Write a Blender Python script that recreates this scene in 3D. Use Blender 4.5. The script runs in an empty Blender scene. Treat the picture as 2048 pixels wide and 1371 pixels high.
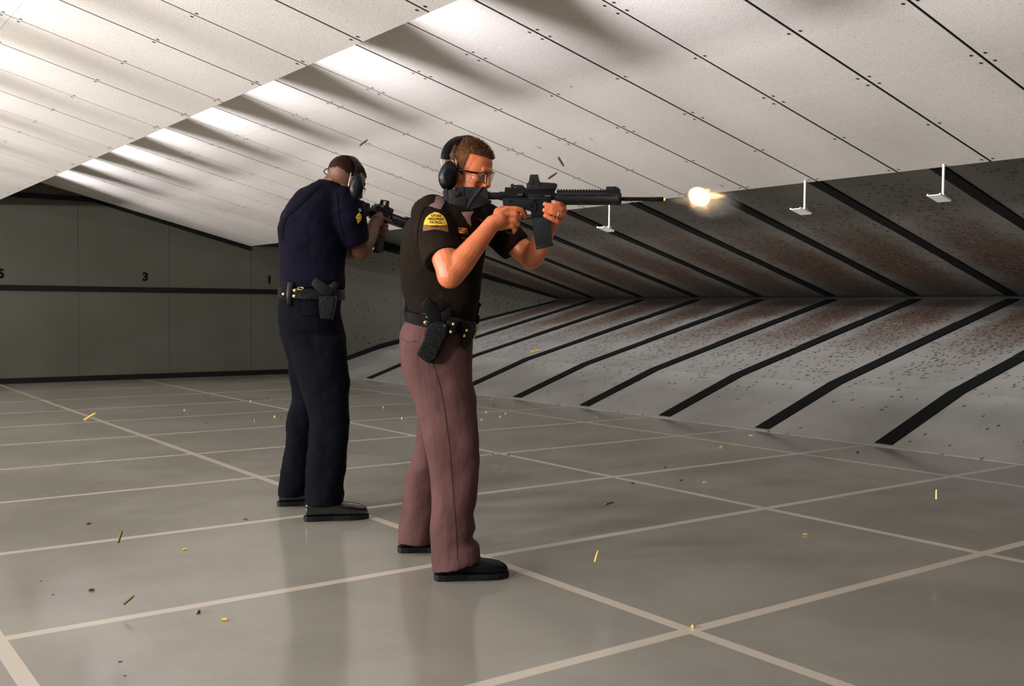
import bpy, bmesh, math, random
from mathutils import Vector, Matrix, Euler
from mathutils.bvhtree import BVHTree
random.seed(7)
S = bpy.context.scene
COL = S.collection
PI = math.pi
# ------------------------------------------------------------------ camera
IW, IH, FPX = 2048.0, 1371.0, 2025.355
PITCH, YAW, ROLL = 0.0357330546, 0.935878502, 0.00696537
CAMP = Vector((0, 0, 1.08))
CF = Vector((math.cos(YAW)*math.cos(PITCH), math.sin(YAW)*math.cos(PITCH), -math.sin(PITCH)))
_R = Vector((math.sin(YAW), -math.cos(YAW), 0)); _U = _R.cross(CF)
CR = math.cos(ROLL)*_R + math.sin(ROLL)*_U
CU = -math.sin(ROLL)*_R + math.cos(ROLL)*_U
FH = Vector((math.cos(YAW), math.sin(YAW), 0))      # horizontal forward
RH = Vector((math.sin(YAW), -math.cos(YAW), 0))     # horizontal right
UP = Vector((0, 0, 1))
cam = bpy.data.cameras.new('camera'); cam.sensor_width = 36; cam.lens = 36*FPX/IW
cam.clip_start = 0.05; cam.clip_end = 100
camo = bpy.data.objects.new('camera', cam); COL.objects.link(camo)
camo.matrix_world = Matrix.Translation(CAMP) @ Matrix((CR, CU, -CF)).transposed().to_4x4()
S.camera = camo
def ray(x, y): return CF*FPX + CR*(x-IW/2) + CU*(IH/2-y)
def at(x, y, d):
    r = ray(x, y); return CAMP + r*(d/r.dot(FH))
def onfloor(x, y, z=0.0):
    r = ray(x, y); return CAMP + r*((z-CAMP.z)/r.z)
# ------------------------------------------------------------------ tags
def tag(o, label=None, cat=None, group=None, kind=None):
    if label: o['label'] = label
    if cat: o['category'] = cat
    if group: o['group'] = group
    if kind: o['kind'] = kind
    return o
def empty(name, loc=(0, 0, 0), label=None, cat=None, group=None):
    o = bpy.data.objects.new(name, None); COL.objects.link(o); o.location = loc
    o.empty_display_size = 0.1
    return tag(o, label, cat, group)
def link(name, me, mats, parent=None, smooth=None):
    o = bpy.data.objects.new(name, me); COL.objects.link(o)
    for m in (mats if isinstance(mats, (list, tuple)) else [mats]): me.materials.append(m)
    if smooth is not None:
        me.polygons.foreach_set('use_smooth', [True]*len(me.polygons))
        if smooth < 180:
            try: me.set_sharp_from_angle(angle=math.radians(smooth))
            except Exception: pass
    if parent:
        o.parent = parent
        pw = Matrix.Translation(parent.location) if parent.type == 'EMPTY' else Matrix()
        if parent.type != 'EMPTY' and parent.parent: pw = Matrix()
        if parent.type == 'EMPTY': o.matrix_parent_inverse = pw.inverted()
    return o
def bmobj(name, bm, mats, parent=None, smooth=None):
    bmesh.ops.recalc_face_normals(bm, faces=bm.faces[:])
    me = bpy.data.meshes.new(name); bm.to_mesh(me); bm.free()
    return link(name, me, mats, parent, smooth)
# ------------------------------------------------------------------ mesh helpers
def box(bm, lo, hi, M=None, bevel=0, mi=0):
    r = bmesh.ops.create_cube(bm, size=1)
    vs = r['verts']
    for v in vs:
        v.co = Vector([(lo[i]+hi[i])/2 + v.co[i]*(hi[i]-lo[i]) for i in range(3)])
    fs = set(f for v in vs for f in v.link_faces)
    if bevel:
        es = set(e for v in vs for e in v.link_edges)
        rr = bmesh.ops.bevel(bm, geom=list(es), offset=bevel, segments=2, affect='EDGES', profile=.6)
        fs = set(rr['faces']) | set(f for f in fs if f.is_valid)
        vs = set(v for f in fs for v in f.verts)
    if mi:
        for f in fs: f.material_index = mi
    if M is not None:
        for v in vs: v.co = M @ v.co
    return list(vs)
def poly(bm, pts, thick, M=None, bevel=0, mi=0, axis=1, off=0):
    """extrude 2D polygon pts (a,b) in plane; axis = thickness axis: point=(a,t,b)"""
    lo, hi = off-thick/2, off+thick/2
    def mk(a, b, t):
        c = Vector((a, t, b)) if axis == 1 else (Vector((a, b, t)) if axis == 2 else Vector((t, a, b)))
        return c
    v0 = [bm.verts.new(mk(a, b, lo)) for a, b in pts]
    v1 = [bm.verts.new(mk(a, b, hi)) for a, b in pts]
    n = len(pts); fs = []
    fs.append(bm.faces.new(v0)); fs.append(bm.faces.new(v1[::-1]))
    for i in range(n): fs.append(bm.faces.new((v0[i], v0[(i+1) % n], v1[(i+1) % n], v1[i])))
    vs = v0+v1
    if bevel:
        es = [e for e in fs[0].edges]+[e for e in fs[1].edges]
        rr = bmesh.ops.bevel(bm, geom=es, offset=bevel, segments=2, affect='EDGES', profile=.6)
        fs = [f for f in fs if f.is_valid]+rr['faces']
        vs = list(set(v for f in fs for v in f.verts))
    if mi:
        for f in fs: f.material_index = mi
    if M is not None:
        for v in vs: v.co = M @ v.co
    return vs
def frame_of(d, up=Vector((0, 0, 1))):
    d = d.normalized()
    a = up.cross(d)
    if a.length < 1e-4: a = Vector((1, 0, 0)).cross(d)
    a.normalize(); return a, d.cross(a)
def tube(bm, pts, rs, n=16, closed=False, caps=True, mi=0):
    pts = [Vector(p) for p in pts]; m = len(pts); rings = []
    if not isinstance(rs, (list, tuple)): rs = [rs]*m
    a = None
    for i, p in enumerate(pts):
        if closed: d = pts[(i+1) % m]-pts[i-1]
        else: d = pts[min(i+1, m-1)]-pts[max(i-1, 0)]
        if a is None: a, b = frame_of(d)
        else:
            d.normalize(); a = (a-d*a.dot(d)).normalized(); b = d.cross(a)
        r = rs[i]
        rings.append([bm.verts.new(p+a*math.cos(2*PI*k/n)*r+b*math.sin(2*PI*k/n)*r) for k in range(n)])
    fs = []
    for i in range(m if closed else m-1):
        A, B = rings[i], rings[(i+1) % m]
        for k in range(n): fs.append(bm.faces.new((A[k], A[(k+1) % n], B[(k+1) % n], B[k])))
    if caps and not closed:
        fs.append(bm.faces.new(rings[0][::-1])); fs.append(bm.faces.new(rings[-1]))
    for f in fs: f.material_index = mi
    return rings
def ellipsoid(bm, c, r, M=None, seg=20, mi=0):
    rr = bmesh.ops.create_uvsphere(bm, u_segments=seg, v_segments=max(8, seg//2), radius=1)
    if not isinstance(r, (list, tuple)): r = (r, r, r)
    for v in rr['verts']:
        q = Vector((v.co.x*r[0], v.co.y*r[1], v.co.z*r[2]))
        if M is not None: q = M @ q
        v.co = q+Vector(c)
    if mi:
        for f in set(f for v in rr['verts'] for f in v.link_faces): f.material_index = mi
    return rr['verts']
def capsule(bm, p0, r0, p1, r1, n=18):
    p0, p1 = Vector(p0), Vector(p1)
    ellipsoid(bm, p0, r0, seg=n); ellipsoid(bm, p1, r1, seg=n)
    if (p1-p0).length > 1e-5: tube(bm, [p0, p1], [r0*.999, r1*.999], n=n)
def chain(bm, pts, rs, n=18):
    for i in range(len(pts)-1): capsule(bm, pts[i], rs[i], pts[i+1], rs[i+1], n)
# ------------------------------------------------------------------ materials
def NT(m): return m.node_tree.nodes, m.node_tree.links
def mat(name, col, rough=.6, metal=0, var=0, vscale=8, bump=0, bscale=60, spec=.5, coat=0, sss=0, alpha=1, coat_r=.1, emit=None, es=0, aniso=None, sheen=0):
    m = bpy.data.materials.new(name); m.use_nodes = True
    N, L = NT(m); b = N['Principled BSDF']
    b.inputs['Base Color'].default_value = (*col, 1); b.inputs['Roughness'].default_value = rough
    b.inputs['Metallic'].default_value = metal; b.inputs['Specular IOR Level'].default_value = spec
    b.inputs['Coat Weight'].default_value = coat; b.inputs['Coat Roughness'].default_value = coat_r
    if sheen: b.inputs['Sheen Weight'].default_value = sheen
    if sss:
        b.inputs['Subsurface Weight'].default_value = sss
        b.inputs['Subsurface Radius'].default_value = (.012, .005, .003); b.inputs['Subsurface Scale'].default_value = 1
    if alpha < 1: b.inputs['Alpha'].default_value = alpha
    if emit: b.inputs['Emission Color'].default_value = (*emit, 1); b.inputs['Emission Strength'].default_value = es
    tc = N.new('ShaderNodeTexCoord')
    if var:
        n = N.new('ShaderNodeTexNoise'); n.inputs['Scale'].default_value = vscale; n.inputs['Detail'].default_value = 4
        L.new(tc.outputs['Object'], n.inputs['Vector'])
        mx = N.new('ShaderNodeMix'); mx.data_type = 'RGBA'
        mx.inputs[6].default_value = (*[c*(1-var) for c in col], 1)
        mx.inputs[7].default_value = (*[min(1, c*(1+var)) for c in col], 1)
        mr = N.new('ShaderNodeMapRange'); mr.inputs[1].default_value = .3; mr.inputs[2].default_value = .7
        L.new(n.outputs['Fac'], mr.inputs[0]); L.new(mr.outputs[0], mx.inputs[0]); L.new(mx.outputs[2], b.inputs['Base Color'])
    if bump:
        n = N.new('ShaderNodeTexNoise'); n.inputs['Scale'].default_value = bscale; n.inputs['Detail'].default_value = 3
        L.new(tc.outputs['Object'], n.inputs['Vector'])
        bp = N.new('ShaderNodeBump'); bp.inputs['Strength'].default_value = bump; bp.inputs['Distance'].default_value = .01
        L.new(n.outputs['Fac'], bp.inputs['Height']); L.new(bp.outputs[0], b.inputs['Normal'])
    return m
class G:
    """tiny node-graph helper"""
    def __init__(s, m):
        s.N, s.L = NT(m); s.b = s.N['Principled BSDF']; s.tc = s.N.new('ShaderNodeTexCoord')
        s.sep = s.N.new('ShaderNodeSeparateXYZ'); s.L.new(s.tc.outputs['Object'], s.sep.inputs[0])
        s.x, s.y, s.z = s.sep.outputs
    def put(s, inp, v):
        if isinstance(v, (int, float)): inp.default_value = v
        elif isinstance(v, tuple): inp.default_value = (*v, 1) if len(v) == 3 and inp.type == 'RGBA' else v
        else: s.L.new(v, inp)
    def m(s, op, a, b=0.0, c=None, clamp=False):
        n = s.N.new('ShaderNodeMath'); n.operation = op; n.use_clamp = clamp
        s.put(n.inputs[0], a); s.put(n.inputs[1], b)
        if c is not None: s.put(n.inputs[2], c)
        return n.outputs[0]
    def ss(s, v, a, b, lo=0., hi=1.):
        n = s.N.new('ShaderNodeMapRange'); n.interpolation_type = 'SMOOTHSTEP'
        for i, q in enumerate((v, a, b, lo, hi)): s.put(n.inputs[i], q)
        return n.outputs[0]
    def vec(s, sc, off=(0, 0, 0)):
        n = s.N.new('ShaderNodeMapping'); n.inputs['Scale'].default_value = sc; n.inputs['Location'].default_value = off
        s.L.new(s.tc.outputs['Object'], n.inputs[0]); return n.outputs[0]
    def noise(s, scale, detail=4, rough=.5, v=None):
        n = s.N.new('ShaderNodeTexNoise'); n.inputs['Scale'].default_value = scale
        n.inputs['Detail'].default_value = detail; n.inputs['Roughness'].default_value = rough
        s.L.new(v if v is not None else s.tc.outputs['Object'], n.inputs['Vector']); return n.outputs['Fac']
    def voro(s, scale, v=None):
        n = s.N.new('ShaderNodeTexVoronoi'); n.inputs['Scale'].default_value = scale
        s.L.new(v if v is not None else s.tc.outputs['Object'], n.inputs['Vector'])
        sp = s.N.new('ShaderNodeSeparateColor'); s.L.new(n.outputs['Color'], sp.inputs[0])
        return n.outputs['Distance'], sp.outputs[0]
    def mix(s, f, a, b):
        n = s.N.new('ShaderNodeMix'); n.data_type = 'RGBA'
        s.put(n.inputs[0], f); s.put(n.inputs[6], a); s.put(n.inputs[7], b); return n.outputs[2]
    def bump(s, h, st=.3, dist=.005):
        n = s.N.new('ShaderNodeBump'); n.inputs['Strength'].default_value = st; n.inputs['Distance'].default_value = dist
        s.L.new(h, n.inputs['Height']); s.L.new(n.outputs[0], s.b.inputs['Normal'])
def gmat(name, rough=.6, spec=.5, metal=0):
    m = bpy.data.materials.new(name); m.use_nodes = True
    g = G(m); g.b.inputs['Roughness'].default_value = rough; g.b.inputs['Specular IOR Level'].default_value = spec
    g.b.inputs['Metallic'].default_value = metal
    return m, g
BX = [0.582, 2.478, 4.338, 6.194]
AY = [1.13, 2.348, 3.568, 4.793, 6.034, 7.243, 8.487, 9.710, 10.901, 12.145, 13.426]
XR = 7.08
# floor
M_floor, g = gmat('painted_floor', .15, .6)
n1 = g.noise(1.2, 5, .6); n2 = g.noise(60, 2, .5)
base = g.mix(g.ss(n1, .35, .65), (.245, .232, .200), (.295, .280, .243))
base = g.mix(g.m('MULTIPLY', g.ss(n2, .45, .7), .08), base, (.17, .165, .15))
ln = None
for x in BX:
    c = g.m('COMPARE', g.x, x, .026); ln = c if ln is None else g.m('MAXIMUM', ln, c)
la = None
for y in AY:
    c = g.m('COMPARE', g.y, y, .025); la = c if la is None else g.m('MAXIMUM', la, c)
la = g.m('MULTIPLY', la, g.m('MULTIPLY', g.m('GREATER_THAN', g.x, BX[0]), g.m('LESS_THAN', g.x, XR-.08)))
ln = g.m('MULTIPLY', g.m('MAXIMUM', ln, la), g.ss(g.noise(40, 4, .7), .30, .42, .82, 1.))
base = g.mix(ln, base, (.53, .475, .40))
g.put(g.b.inputs['Base Color'], base)
g.put(g.b.inputs['Roughness'], g.ss(g.noise(.6, 2, .5), .3, .7, .13, .16))
pass
# wall
M_wall, g = gmat('olive_grey_wall_paint', .75, .25)
b0 = g.mix(g.ss(g.noise(1.1, 5, .6), .3, .7), (.060, .058, .043), (.075, .072, .056))
jx = g.m('ABSOLUTE', g.m('SUBTRACT', g.m('FRACT', g.m('DIVIDE', g.m('SUBTRACT', g.x, 3.502-.625), 1.25)), .5))
j = g.m('LESS_THAN', jx, .005)
b0 = g.mix(g.m('MULTIPLY', j, .75), b0, (.03, .03, .025))
dd, rc = g.voro(22)
dn = g.m('MULTIPLY', g.ss(g.x, 7.0, 8.6), g.ss(g.noise(1.6, 3), .40, .62))
mk = g.m('MULTIPLY', g.m('LESS_THAN', dd, .30), g.m('LESS_THAN', rc, g.m('MULTIPLY', dn, .75)))
b0 = g.mix(g.m('MULTIPLY', mk, .85), b0, (.02, .018, .015))
g.put(g.b.inputs['Base Color'], b0); g.bump(g.noise(70, 3), .25, .003)
# ceiling
def ceil_mat(name, ca, cb, speck=.5):
    m, g = gmat(name, .7, .2)
    b0 = g.mix(g.ss(g.noise(.9, 4), .3, .7), ca, cb)
    d, rc = g.voro(62)
    sp = g.m('MULTIPLY', g.m('LESS_THAN', d, .2), g.m('LESS_THAN', rc, .55))
    b0 = g.mix(g.m('MULTIPLY', sp, speck), b0, (.16, .14, .12))
    d2, rc2 = g.voro(1.9, g.vec((1, 3.2, 1), (3.3, 1.7, 0)))
    nz = g.noise(24, 4, .7)
    sc = g.m('MULTIPLY', g.m('LESS_THAN', g.m('ADD', d2, g.m('MULTIPLY', nz, .16)), .125), g.m('LESS_THAN', rc2, .5))
    b0 = g.mix(g.m('MULTIPLY', sc, .8), b0, (.07, .05, .035))
    g.put(g.b.inputs['Base Color'], b0); g.bump(g.noise(150, 2), .3, .003)
    return m
M_ceil = ceil_mat('cement_board_panel', (.59, .55, .50), (.66, .62, .57))
M_dark = mat('black_backing', (.006, .005, .004), .9, spec=.1)
M_screw = mat('screw_head', (.03, .025, .02), .5, .6)
M_black = mat('black_rubber_strip', (.0045, .005, .005), .6, spec=.15, bump=.3, bscale=30)
# trap steel
def trap_mat(name, ca, cb, x0, x1, dens, low):
    m, g = gmat(name, .42 if low else .6, .4)
    t = g.m('FRACT', g.m('DIVIDE', g.m('SUBTRACT', g.y, 4.69), 1.215))
    wob = g.m('MULTIPLY', g.m('SUBTRACT', g.noise(1.3, 3), .5), .5)
    c = g.m('SUBTRACT', 1, g.m('MULTIPLY', g.m('ABSOLUTE', g.m('SUBTRACT', g.m('ADD', t, wob), .5)), 2.0))
    cm = g.ss(c, .18, .75); xm = g.ss(g.m('ADD', g.x, g.m('MULTIPLY', wob, 1.5)), x0, x1)
    b0 = g.mix(g.ss(g.noise(1.4, 5, .6), .3, .7), ca, cb)
    fine = g.noise(30, 5, .75, g.vec((.5, 1, 1)))
    st = g.m('MULTIPLY', g.m('MULTIPLY', cm, xm), g.ss(fine, .27, .54))
    b0 = g.mix(g.m('MULTIPLY', st, .92), b0, (.075, .031, .013))
    grey = g.m('MULTIPLY', xm, g.ss(g.noise(14, 6, .8), .42, .66))
    b0 = g.mix(g.m('MULTIPLY', grey, .42), b0, (.045, .034, .026))
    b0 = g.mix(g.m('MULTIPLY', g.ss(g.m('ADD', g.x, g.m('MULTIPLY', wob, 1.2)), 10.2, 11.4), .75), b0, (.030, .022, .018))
    d, rc = g.voro(26, g.vec((.55, 1, 1)))
    den = g.m('ADD', g.m('MULTIPLY', g.m('MULTIPLY', g.ss(c, .0, .7), g.ss(g.x, x0-1.2, x1-.6)), dens), .035)
    mk = g.m('MULTIPLY', g.m('LESS_THAN', d, .36), g.m('LESS_THAN', rc, den))
    b0 = g.mix(g.m('MULTIPLY', mk, .8), b0, (.035, .028, .024))
    g.put(g.b.inputs['Base Color'], b0)
    g.bump(g.noise(40, 5, .7), .35, .004)
    return m
M_low = trap_mat('worn_steel_ramp', (.185, .176, .155), (.235, .226, .205), 8.7, 10.7, .95, True)
M_up = trap_mat('soiled_steel_roof_plate', (.14, .131, .105), (.175, .164, .138), 7.6, 10.3, .6, False)

# ------------------------------------------------------------------ setting
YW, YE, XE = 14.918, -1.2, -7.4
bm = bmesh.new(); box(bm, (XE, YE, -.1), (XR+.04, YW+.1, 0)); tag(bmobj('floor', bm, M_floor), kind='structure')
Z2 = lambda x: 1.979+.2492*(5.99-x)
Z1 = lambda x: 2.381+.2660*(2.393-x)
Z0 = lambda x: 2.78+.2660*(-1.25-x)
bm = bmesh.new()
wl = [(XE, 0), (7.3, 0), (7.3, 3.3), (XE, 3.3)]
poly(bm, wl, .1, off=YW+.05)
tag(bmobj('wall_left', bm, M_wall), kind='structure')
bm = bmesh.new(); box(bm, (XE-.1, YE, 0), (XE, YW+.1, 3.3)); tag(bmobj('wall_back', bm, M_wall), kind='structure')
bm = bmesh.new(); box(bm, (XE, YE-.1, 0), (11.6, YE, 3.3)); tag(bmobj('wall_right', bm, M_wall), kind='structure')
bm = bmesh.new(); box(bm, (XE-.1, YE-.1, 3.3), (11.6, YW+.1, 3.4)); tag(bmobj('ceiling', bm, M_wall), kind='structure')
def strip(name, pts, th=.02, m=M_black, off=YW):
    bm = bmesh.new(); poly(bm, pts, th, off=off-th/2); return tag(bmobj(name, bm, m), kind='structure')
strip('baseboard_left', [(XE, 0), (7.12, 0), (7.12, .075), (XE, .075)])
strip('trim_1', [(XE, 1.25), (7.28, 1.25), (7.28, 1.325), (XE, 1.325)])
strip('trim_2', [(XE, 2.50), (3.70, 2.50), (5.99, Z2(5.99)-.07), (5.99, Z2(5.99)-.005), (3.73, 2.565), (XE, 2.575)])
# numerals painted on the wall
M_num = mat('black_stencil_paint', (.003, .003, .003), .8, spec=.05)
def text_mesh(s, size, off=0.0, ext=.002, align='CENTER', res=6):
    c = bpy.data.curves.new('t', 'FONT'); c.body = s; c.size = size; c.align_x = align; c.align_y = 'CENTER'
    c.offset = off; c.extrude = ext; c.resolution_u = res
    o = bpy.data.objects.new('t', c); COL.objects.link(o)
    me = bpy.data.meshes.new_from_object(o.evaluated_get(bpy.context.evaluated_depsgraph_get()))
    bpy.data.objects.remove(o); bpy.data.curves.remove(c); return me
for s, x in (('5', 2.525), ('3', 4.41), ('1', 6.296)):
    me = text_mesh(s, .165, .006)
    me.transform(Matrix.Translation((x, YW-.004, 1.47)) @ Matrix(((1, 0, 0), (0, 0, 1), (0, 1, 0))).to_4x4() @ Matrix.Scale(1, 4))
    o = link('wall_number', me, M_num); o['label'] = s
    tag(o, {'5': 'black stencilled numeral 5 cut by the left edge of the photo', '3': 'black stencilled numeral 3 on the grey wall above the black stripe', '1': 'black stencilled numeral 1 on the grey wall beside the navy officer'}[s], 'number')
# ceiling baffles: panels with real gaps
def baffle(name, x0, x1, zf, cross, label):
    bm = bmesh.new(); th = .003; gap = .0088
    sl = (zf(x1)-zf(x0))/(x1-x0); a = math.atan(sl)
    def T(x, y, t): return Vector((x-t*math.sin(a), y, zf(x)+t*math.cos(a)))
    xs = sorted([x0, x1]+[c for c in cross if x0 < c < x1])
    ys = [YE+.01]+[3.882+.63*k for k in range(-8, 18) if YE+.1 < 3.882+.63*k < YW-.05]+[YW-.01]
    def slab(xa, xb, ya, yb, t0, t1, mi, bev=0):
        vs = []
        co = [T(x, y, t) for t in (t0, t1) for (x, y) in ((xa, ya), (xb, ya), (xb, yb), (xa, yb))]
        v = [bm.verts.new(c) for c in co]
        for q in ((0, 1, 2, 3), (7, 6, 5, 4), (0, 4, 5, 1), (1, 5, 6, 2), (2, 6, 7, 3), (3, 7, 4, 0)):
            f = bm.faces.new([v[i] for i in q]); f.material_index = mi
    for i in range(len(xs)-1):
        for k in range(len(ys)-1):
            slab(xs[i]+.001, xs[i+1]-.001, ys[k]+gap, ys[k+1]-gap, 0, th, 0)
            # screws: two near each corner and at mid length
            for sy in (ys[k]+.035, ys[k+1]-.035):
                for sx in (xs[i]+.045, (xs[i]+xs[i+1])/2, xs[i+1]-.045):
                    c = T(sx, sy, -.0008); r = .0095
                    ring = [bm.verts.new(c+Vector((math.cos(q*PI/4)*r*math.cos(a), math.sin(q*PI/4)*r, math.cos(q*PI/4)*r*math.sin(a)))) for q in range(8)]
                    f = bm.faces.new(ring); f.material_index = 2
    slab(x0, x1, ys[0], ys[-1], th, th+.03, 1)
    me = bpy.data.meshes.new(name); bm.to_mesh(me); bm.free()
    o = link(name, me, [M_ceil, M_dark, M_screw]); tag(o, label, kind='structure'); return o
baffle('ceiling', 2.28, 5.99, Z2, (3.50, 4.735), None)
baffle('ceiling', -1.33, 2.393, Z1, (-.1, 1.15), None)
baffle('ceiling', -3.35, -1.25, Z0, (-2.49,), None)
# ------------------------------------------------------------------ bullet trap
TRAP = empty('bullet_trap', (9.2, 8.0, 0), 'wide funnel of two soiled steel plates with black seam strips, right of the grey wall', 'bullet trap')
XK, ZK, XT, ZT = 8.15, .375, 11.40, 1.20
XM = 8.0
def ypl(x): return YW-(x-7.3)*(YW-14.04)/(11.4-7.3) if x > 7.3 else YW
def ramp(name, prof, m, th):
    bm = bmesh.new()
    for (xa, za), (xb, zb) in zip(prof[:-1], prof[1:]):
        n = 1
        v = [bm.verts.new(c) for c in ((xa, YE+.01, za), (xb, YE+.01, zb), (xb, ypl(xb), zb), (xa, ypl(xa), za),
                                       (xa, YE+.01, za+th), (xb, YE+.01, zb+th), (xb, ypl(xb), zb+th), (xa, ypl(xa), za+th))]
        for q in ((0, 1, 2, 3), (7, 6, 5, 4), (0, 4, 5, 1), (1, 5, 6, 2), (2, 6, 7, 3), (3, 7, 4, 0)): bm.faces.new([v[i] for i in q])
    return bmobj(name, bm, m, TRAP)
low = [(XR, 0.0), (XK, ZK), (9.3, .655), (XT, ZT)]
low = [(7.06, 0.002), (XK, ZK), (9.77, ZK+.2546*(9.77-XK)), (XT, ZT)]
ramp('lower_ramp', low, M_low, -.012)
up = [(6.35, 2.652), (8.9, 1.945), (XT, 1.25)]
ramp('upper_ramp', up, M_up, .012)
def seam(prof, y, w, s, t=.012, name='seam_strip'):
    bm = bmesh.new()
    for (xa, za), (xb, zb) in zip(prof[:-1], prof[1:]):
        L = math.hypot(xb-xa, zb-za); ux, uz = (xb-xa)/L, (zb-za)/L; nx, nz = -uz*s, ux*s
        k = int(L/1.25+.5) or 1
        for i in range(k):
            a0, a1 = L*i/k, L*(i+1)/k+.03
            tt = t+.004*(i % 2)
            if i == k-1: a1 = L
            v = []
            for t_ in (0.0, tt):
                for (a_, y_) in ((a0, y-w/2), (a1, y-w/2), (a1, y+w/2), (a0, y+w/2)):
                    v.append(bm.verts.new((xa+ux*a_+nx*t_, y_, za+uz*a_+nz*t_)))
            for q in ((0, 1, 2, 3), (7, 6, 5, 4), (0, 4, 5, 1), (1, 5, 6, 2), (2, 6, 7, 3), (3, 7, 4, 0)): bm.faces.new([v[j] for j in q])
    return bmobj(name, bm, M_black, TRAP)
lows = [(XR+.02, .012), (XK, ZK), (XT-.02, ZT)]
for k in range(-4, 9):
    y = 4.675+1.213*k
    if y < YE: continue
    if y < 14.0: seam(lows, y, .15, 1)
    if y < 13.6: seam([(6.5, 2.61), (XT-.02, 1.256)], y, .13, -1)
# side plate of the trap, leaning inwards
bm = bmesh.new()
v = [bm.verts.new(c) for c in ((7.3, YW-.002, 0), (11.4, 14.04, 1.0), (11.4, 14.04, 1.4), (7.3, YW-.002, 2.6))]
v2 = [bm.verts.new(q.co+Vector((0, .02, 0))) for q in v]
bm.faces.new(v); bm.faces.new(v2[::-1])
for i in range(4): bm.faces.new((v[i], v[(i+1) % 4], v2[(i+1) % 4], v2[i]))
bmobj('side_plate', bm, M_wall, TRAP)
def side_strip(pts, w):
    bm = bmesh.new(); P = []
    for x, z0, z1 in pts:
        y = ypl(x)-.016
        P.append([bm.verts.new((x, y, z0)), bm.verts.new((x, y, z1)), bm.verts.new((x, y+.016, z1)), bm.verts.new((x, y+.016, z0))])
    for A, B in zip(P[:-1], P[1:]):
        for i in range(4): bm.faces.new((A[i], A[(i+1) % 4], B[(i+1) % 4], B[i]))
    bm.faces.new(P[0]); bm.faces.new(P[-1][::-1])
    return bmobj('edge_strip', bm, M_black, TRAP)
side_strip([(7.14, .03, .10), (8.15, .375, .455), (11.36, 1.18, 1.215)], .08)
side_strip([(6.6, 2.36, 2.54), (11.36, 1.22, 1.262)], .08)
bm = bmesh.new(); box(bm, (11.40, YE+.01, 1.19), (11.42, 14.06, 1.268)); bmobj('throat', bm, M_black, TRAP)  # solid black bar stands in for the dark gap behind the plate ends
bm = bmesh.new(); box(bm, (11.36, YE+.01, 1.240), (11.40, 14.05, 1.262)); bmobj('throat_lip', bm, M_dark, TRAP)
# ------------------------------------------------------------------ target hangers
M_galv = mat('galvanised_steel', (.72, .74, .78), .35, .6)
M_white = mat('white_enamel', (.82, .82, .78), .35)
def hanger(x, y, ztop, zbot, label):
    e = empty('target_hanger', (x, y, zbot), label, 'target hanger', 'target hangers below the ceiling edge')
    e.empty_display_size = .05
    bm = bmesh.new(); tube(bm, [(x, y, zbot+.028), (x, y, ztop)], .0085, 10); bmobj('rod', bm, M_galv, e, 40)
    bm = bmesh.new(); box(bm, (x-.016, y-.014, zbot+.006), (x+.016, y+.014, zbot+.04), bevel=.003); bmobj('clamp', bm, M_galv, e)
    bm = bmesh.new()
    Mt = Matrix.Translation((x, y, zbot)) @ Matrix.Rotation(.25, 4, 'Y')
    box(bm, (-.11, -.045, -.004), (.02, .045, 0), M=Mt)
    box(bm, (-.11, -.045, 0), (.02, -.039, .008), M=Mt); box(bm, (-.11, .039, 0), (.02, .045, .008), M=Mt)
    bmobj('plate', bm, M_white, e)
    bm = bmesh.new(); tube(bm, [Mt @ Vector((-.06, 0, .006)), Mt @ Vector((-.05, 0, .02)), Mt @ Vector((-.01, 0, .022))], .006, 8); bmobj('clip', bm, M_galv, e, 40)
    return e
hanger(5.95, 3.535, Z2(5.95)+.0, 1.765, 'white plate target hanger nearest the right edge of the photo')
hanger(5.95, 4.585, Z2(5.95)+.0, 1.757, 'white plate target hanger right of the flame, second from the right edge')
hanger(5.95, 6.655, Z2(5.95)+.0, 1.750, 'white plate target hanger seen just under the front end of the near rifle')
hanger(5.95, 10.79, Z2(5.95)+.0, 1.745, 'white plate target hanger seen just below the far officer\'s rifle')
# ------------------------------------------------------------------ lights (spot rows along the ceiling baffles, plus added fills)
def spot(x, y, z, tx, ty, tz, e, ang, blend=.6, r=.05, col=(1, .95, .88)):
    l = bpy.data.lights.new('lamp_or_fill', 'SPOT'); l.energy = e; l.spot_size = math.radians(ang); l.spot_blend = blend
    l.shadow_soft_size = r; l.color = col
    o = bpy.data.objects.new('lamp_or_fill', l); COL.objects.link(o); o.location = (x, y, z)
    o.rotation_euler = (Vector((tx, ty, tz))-Vector((x, y, z))).to_track_quat('-Z', 'Y').to_euler()
    return o
def area(x, y, z, tx, ty, tz, e, sx, sy, col=(1, .95, .88)):
    l = bpy.data.lights.new('lamp_or_fill', 'AREA'); l.energy = e; l.shape = 'RECTANGLE'; l.size = sx; l.size_y = sy; l.color = col
    o = bpy.data.objects.new('lamp_or_fill', l); COL.objects.link(o); o.location = (x, y, z)
    o.rotation_euler = (Vector((tx, ty, tz))-Vector((x, y, z))).to_track_quat('-Z', 'Y').to_euler()
    return o
E0, E1, E2, EFILL = 82, 720, 70, 350
for k in range(-2, 9):
    y = 4.80+1.26*k
    if YE+.2 < y < YW-.2:
        spot(1.72, y, 2.70, 4.4, y, 2.42, E1*(1.0 if k % 2 else .8), 38, 1, .03, (.96, .93, 1))
        spot(-.45, y, 2.88, 2.0, y, 2.55, E1*.9, 34, 1, .03, (.96, .93, 1))
        spot(-1.2, y, 2.80, 6.5, y, .3, E0*1.1, 100, 1, .06)
        spot(2.45, y, 2.46, 7.2, y, -.3, 42, 75, 1, .05)  # extra row added to lighten the far floor
        spot(6.03, y, 2.12, 9.6, y, .8, E2*1.5, 60, 1, .05, (.97, .97, 1))
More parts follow.
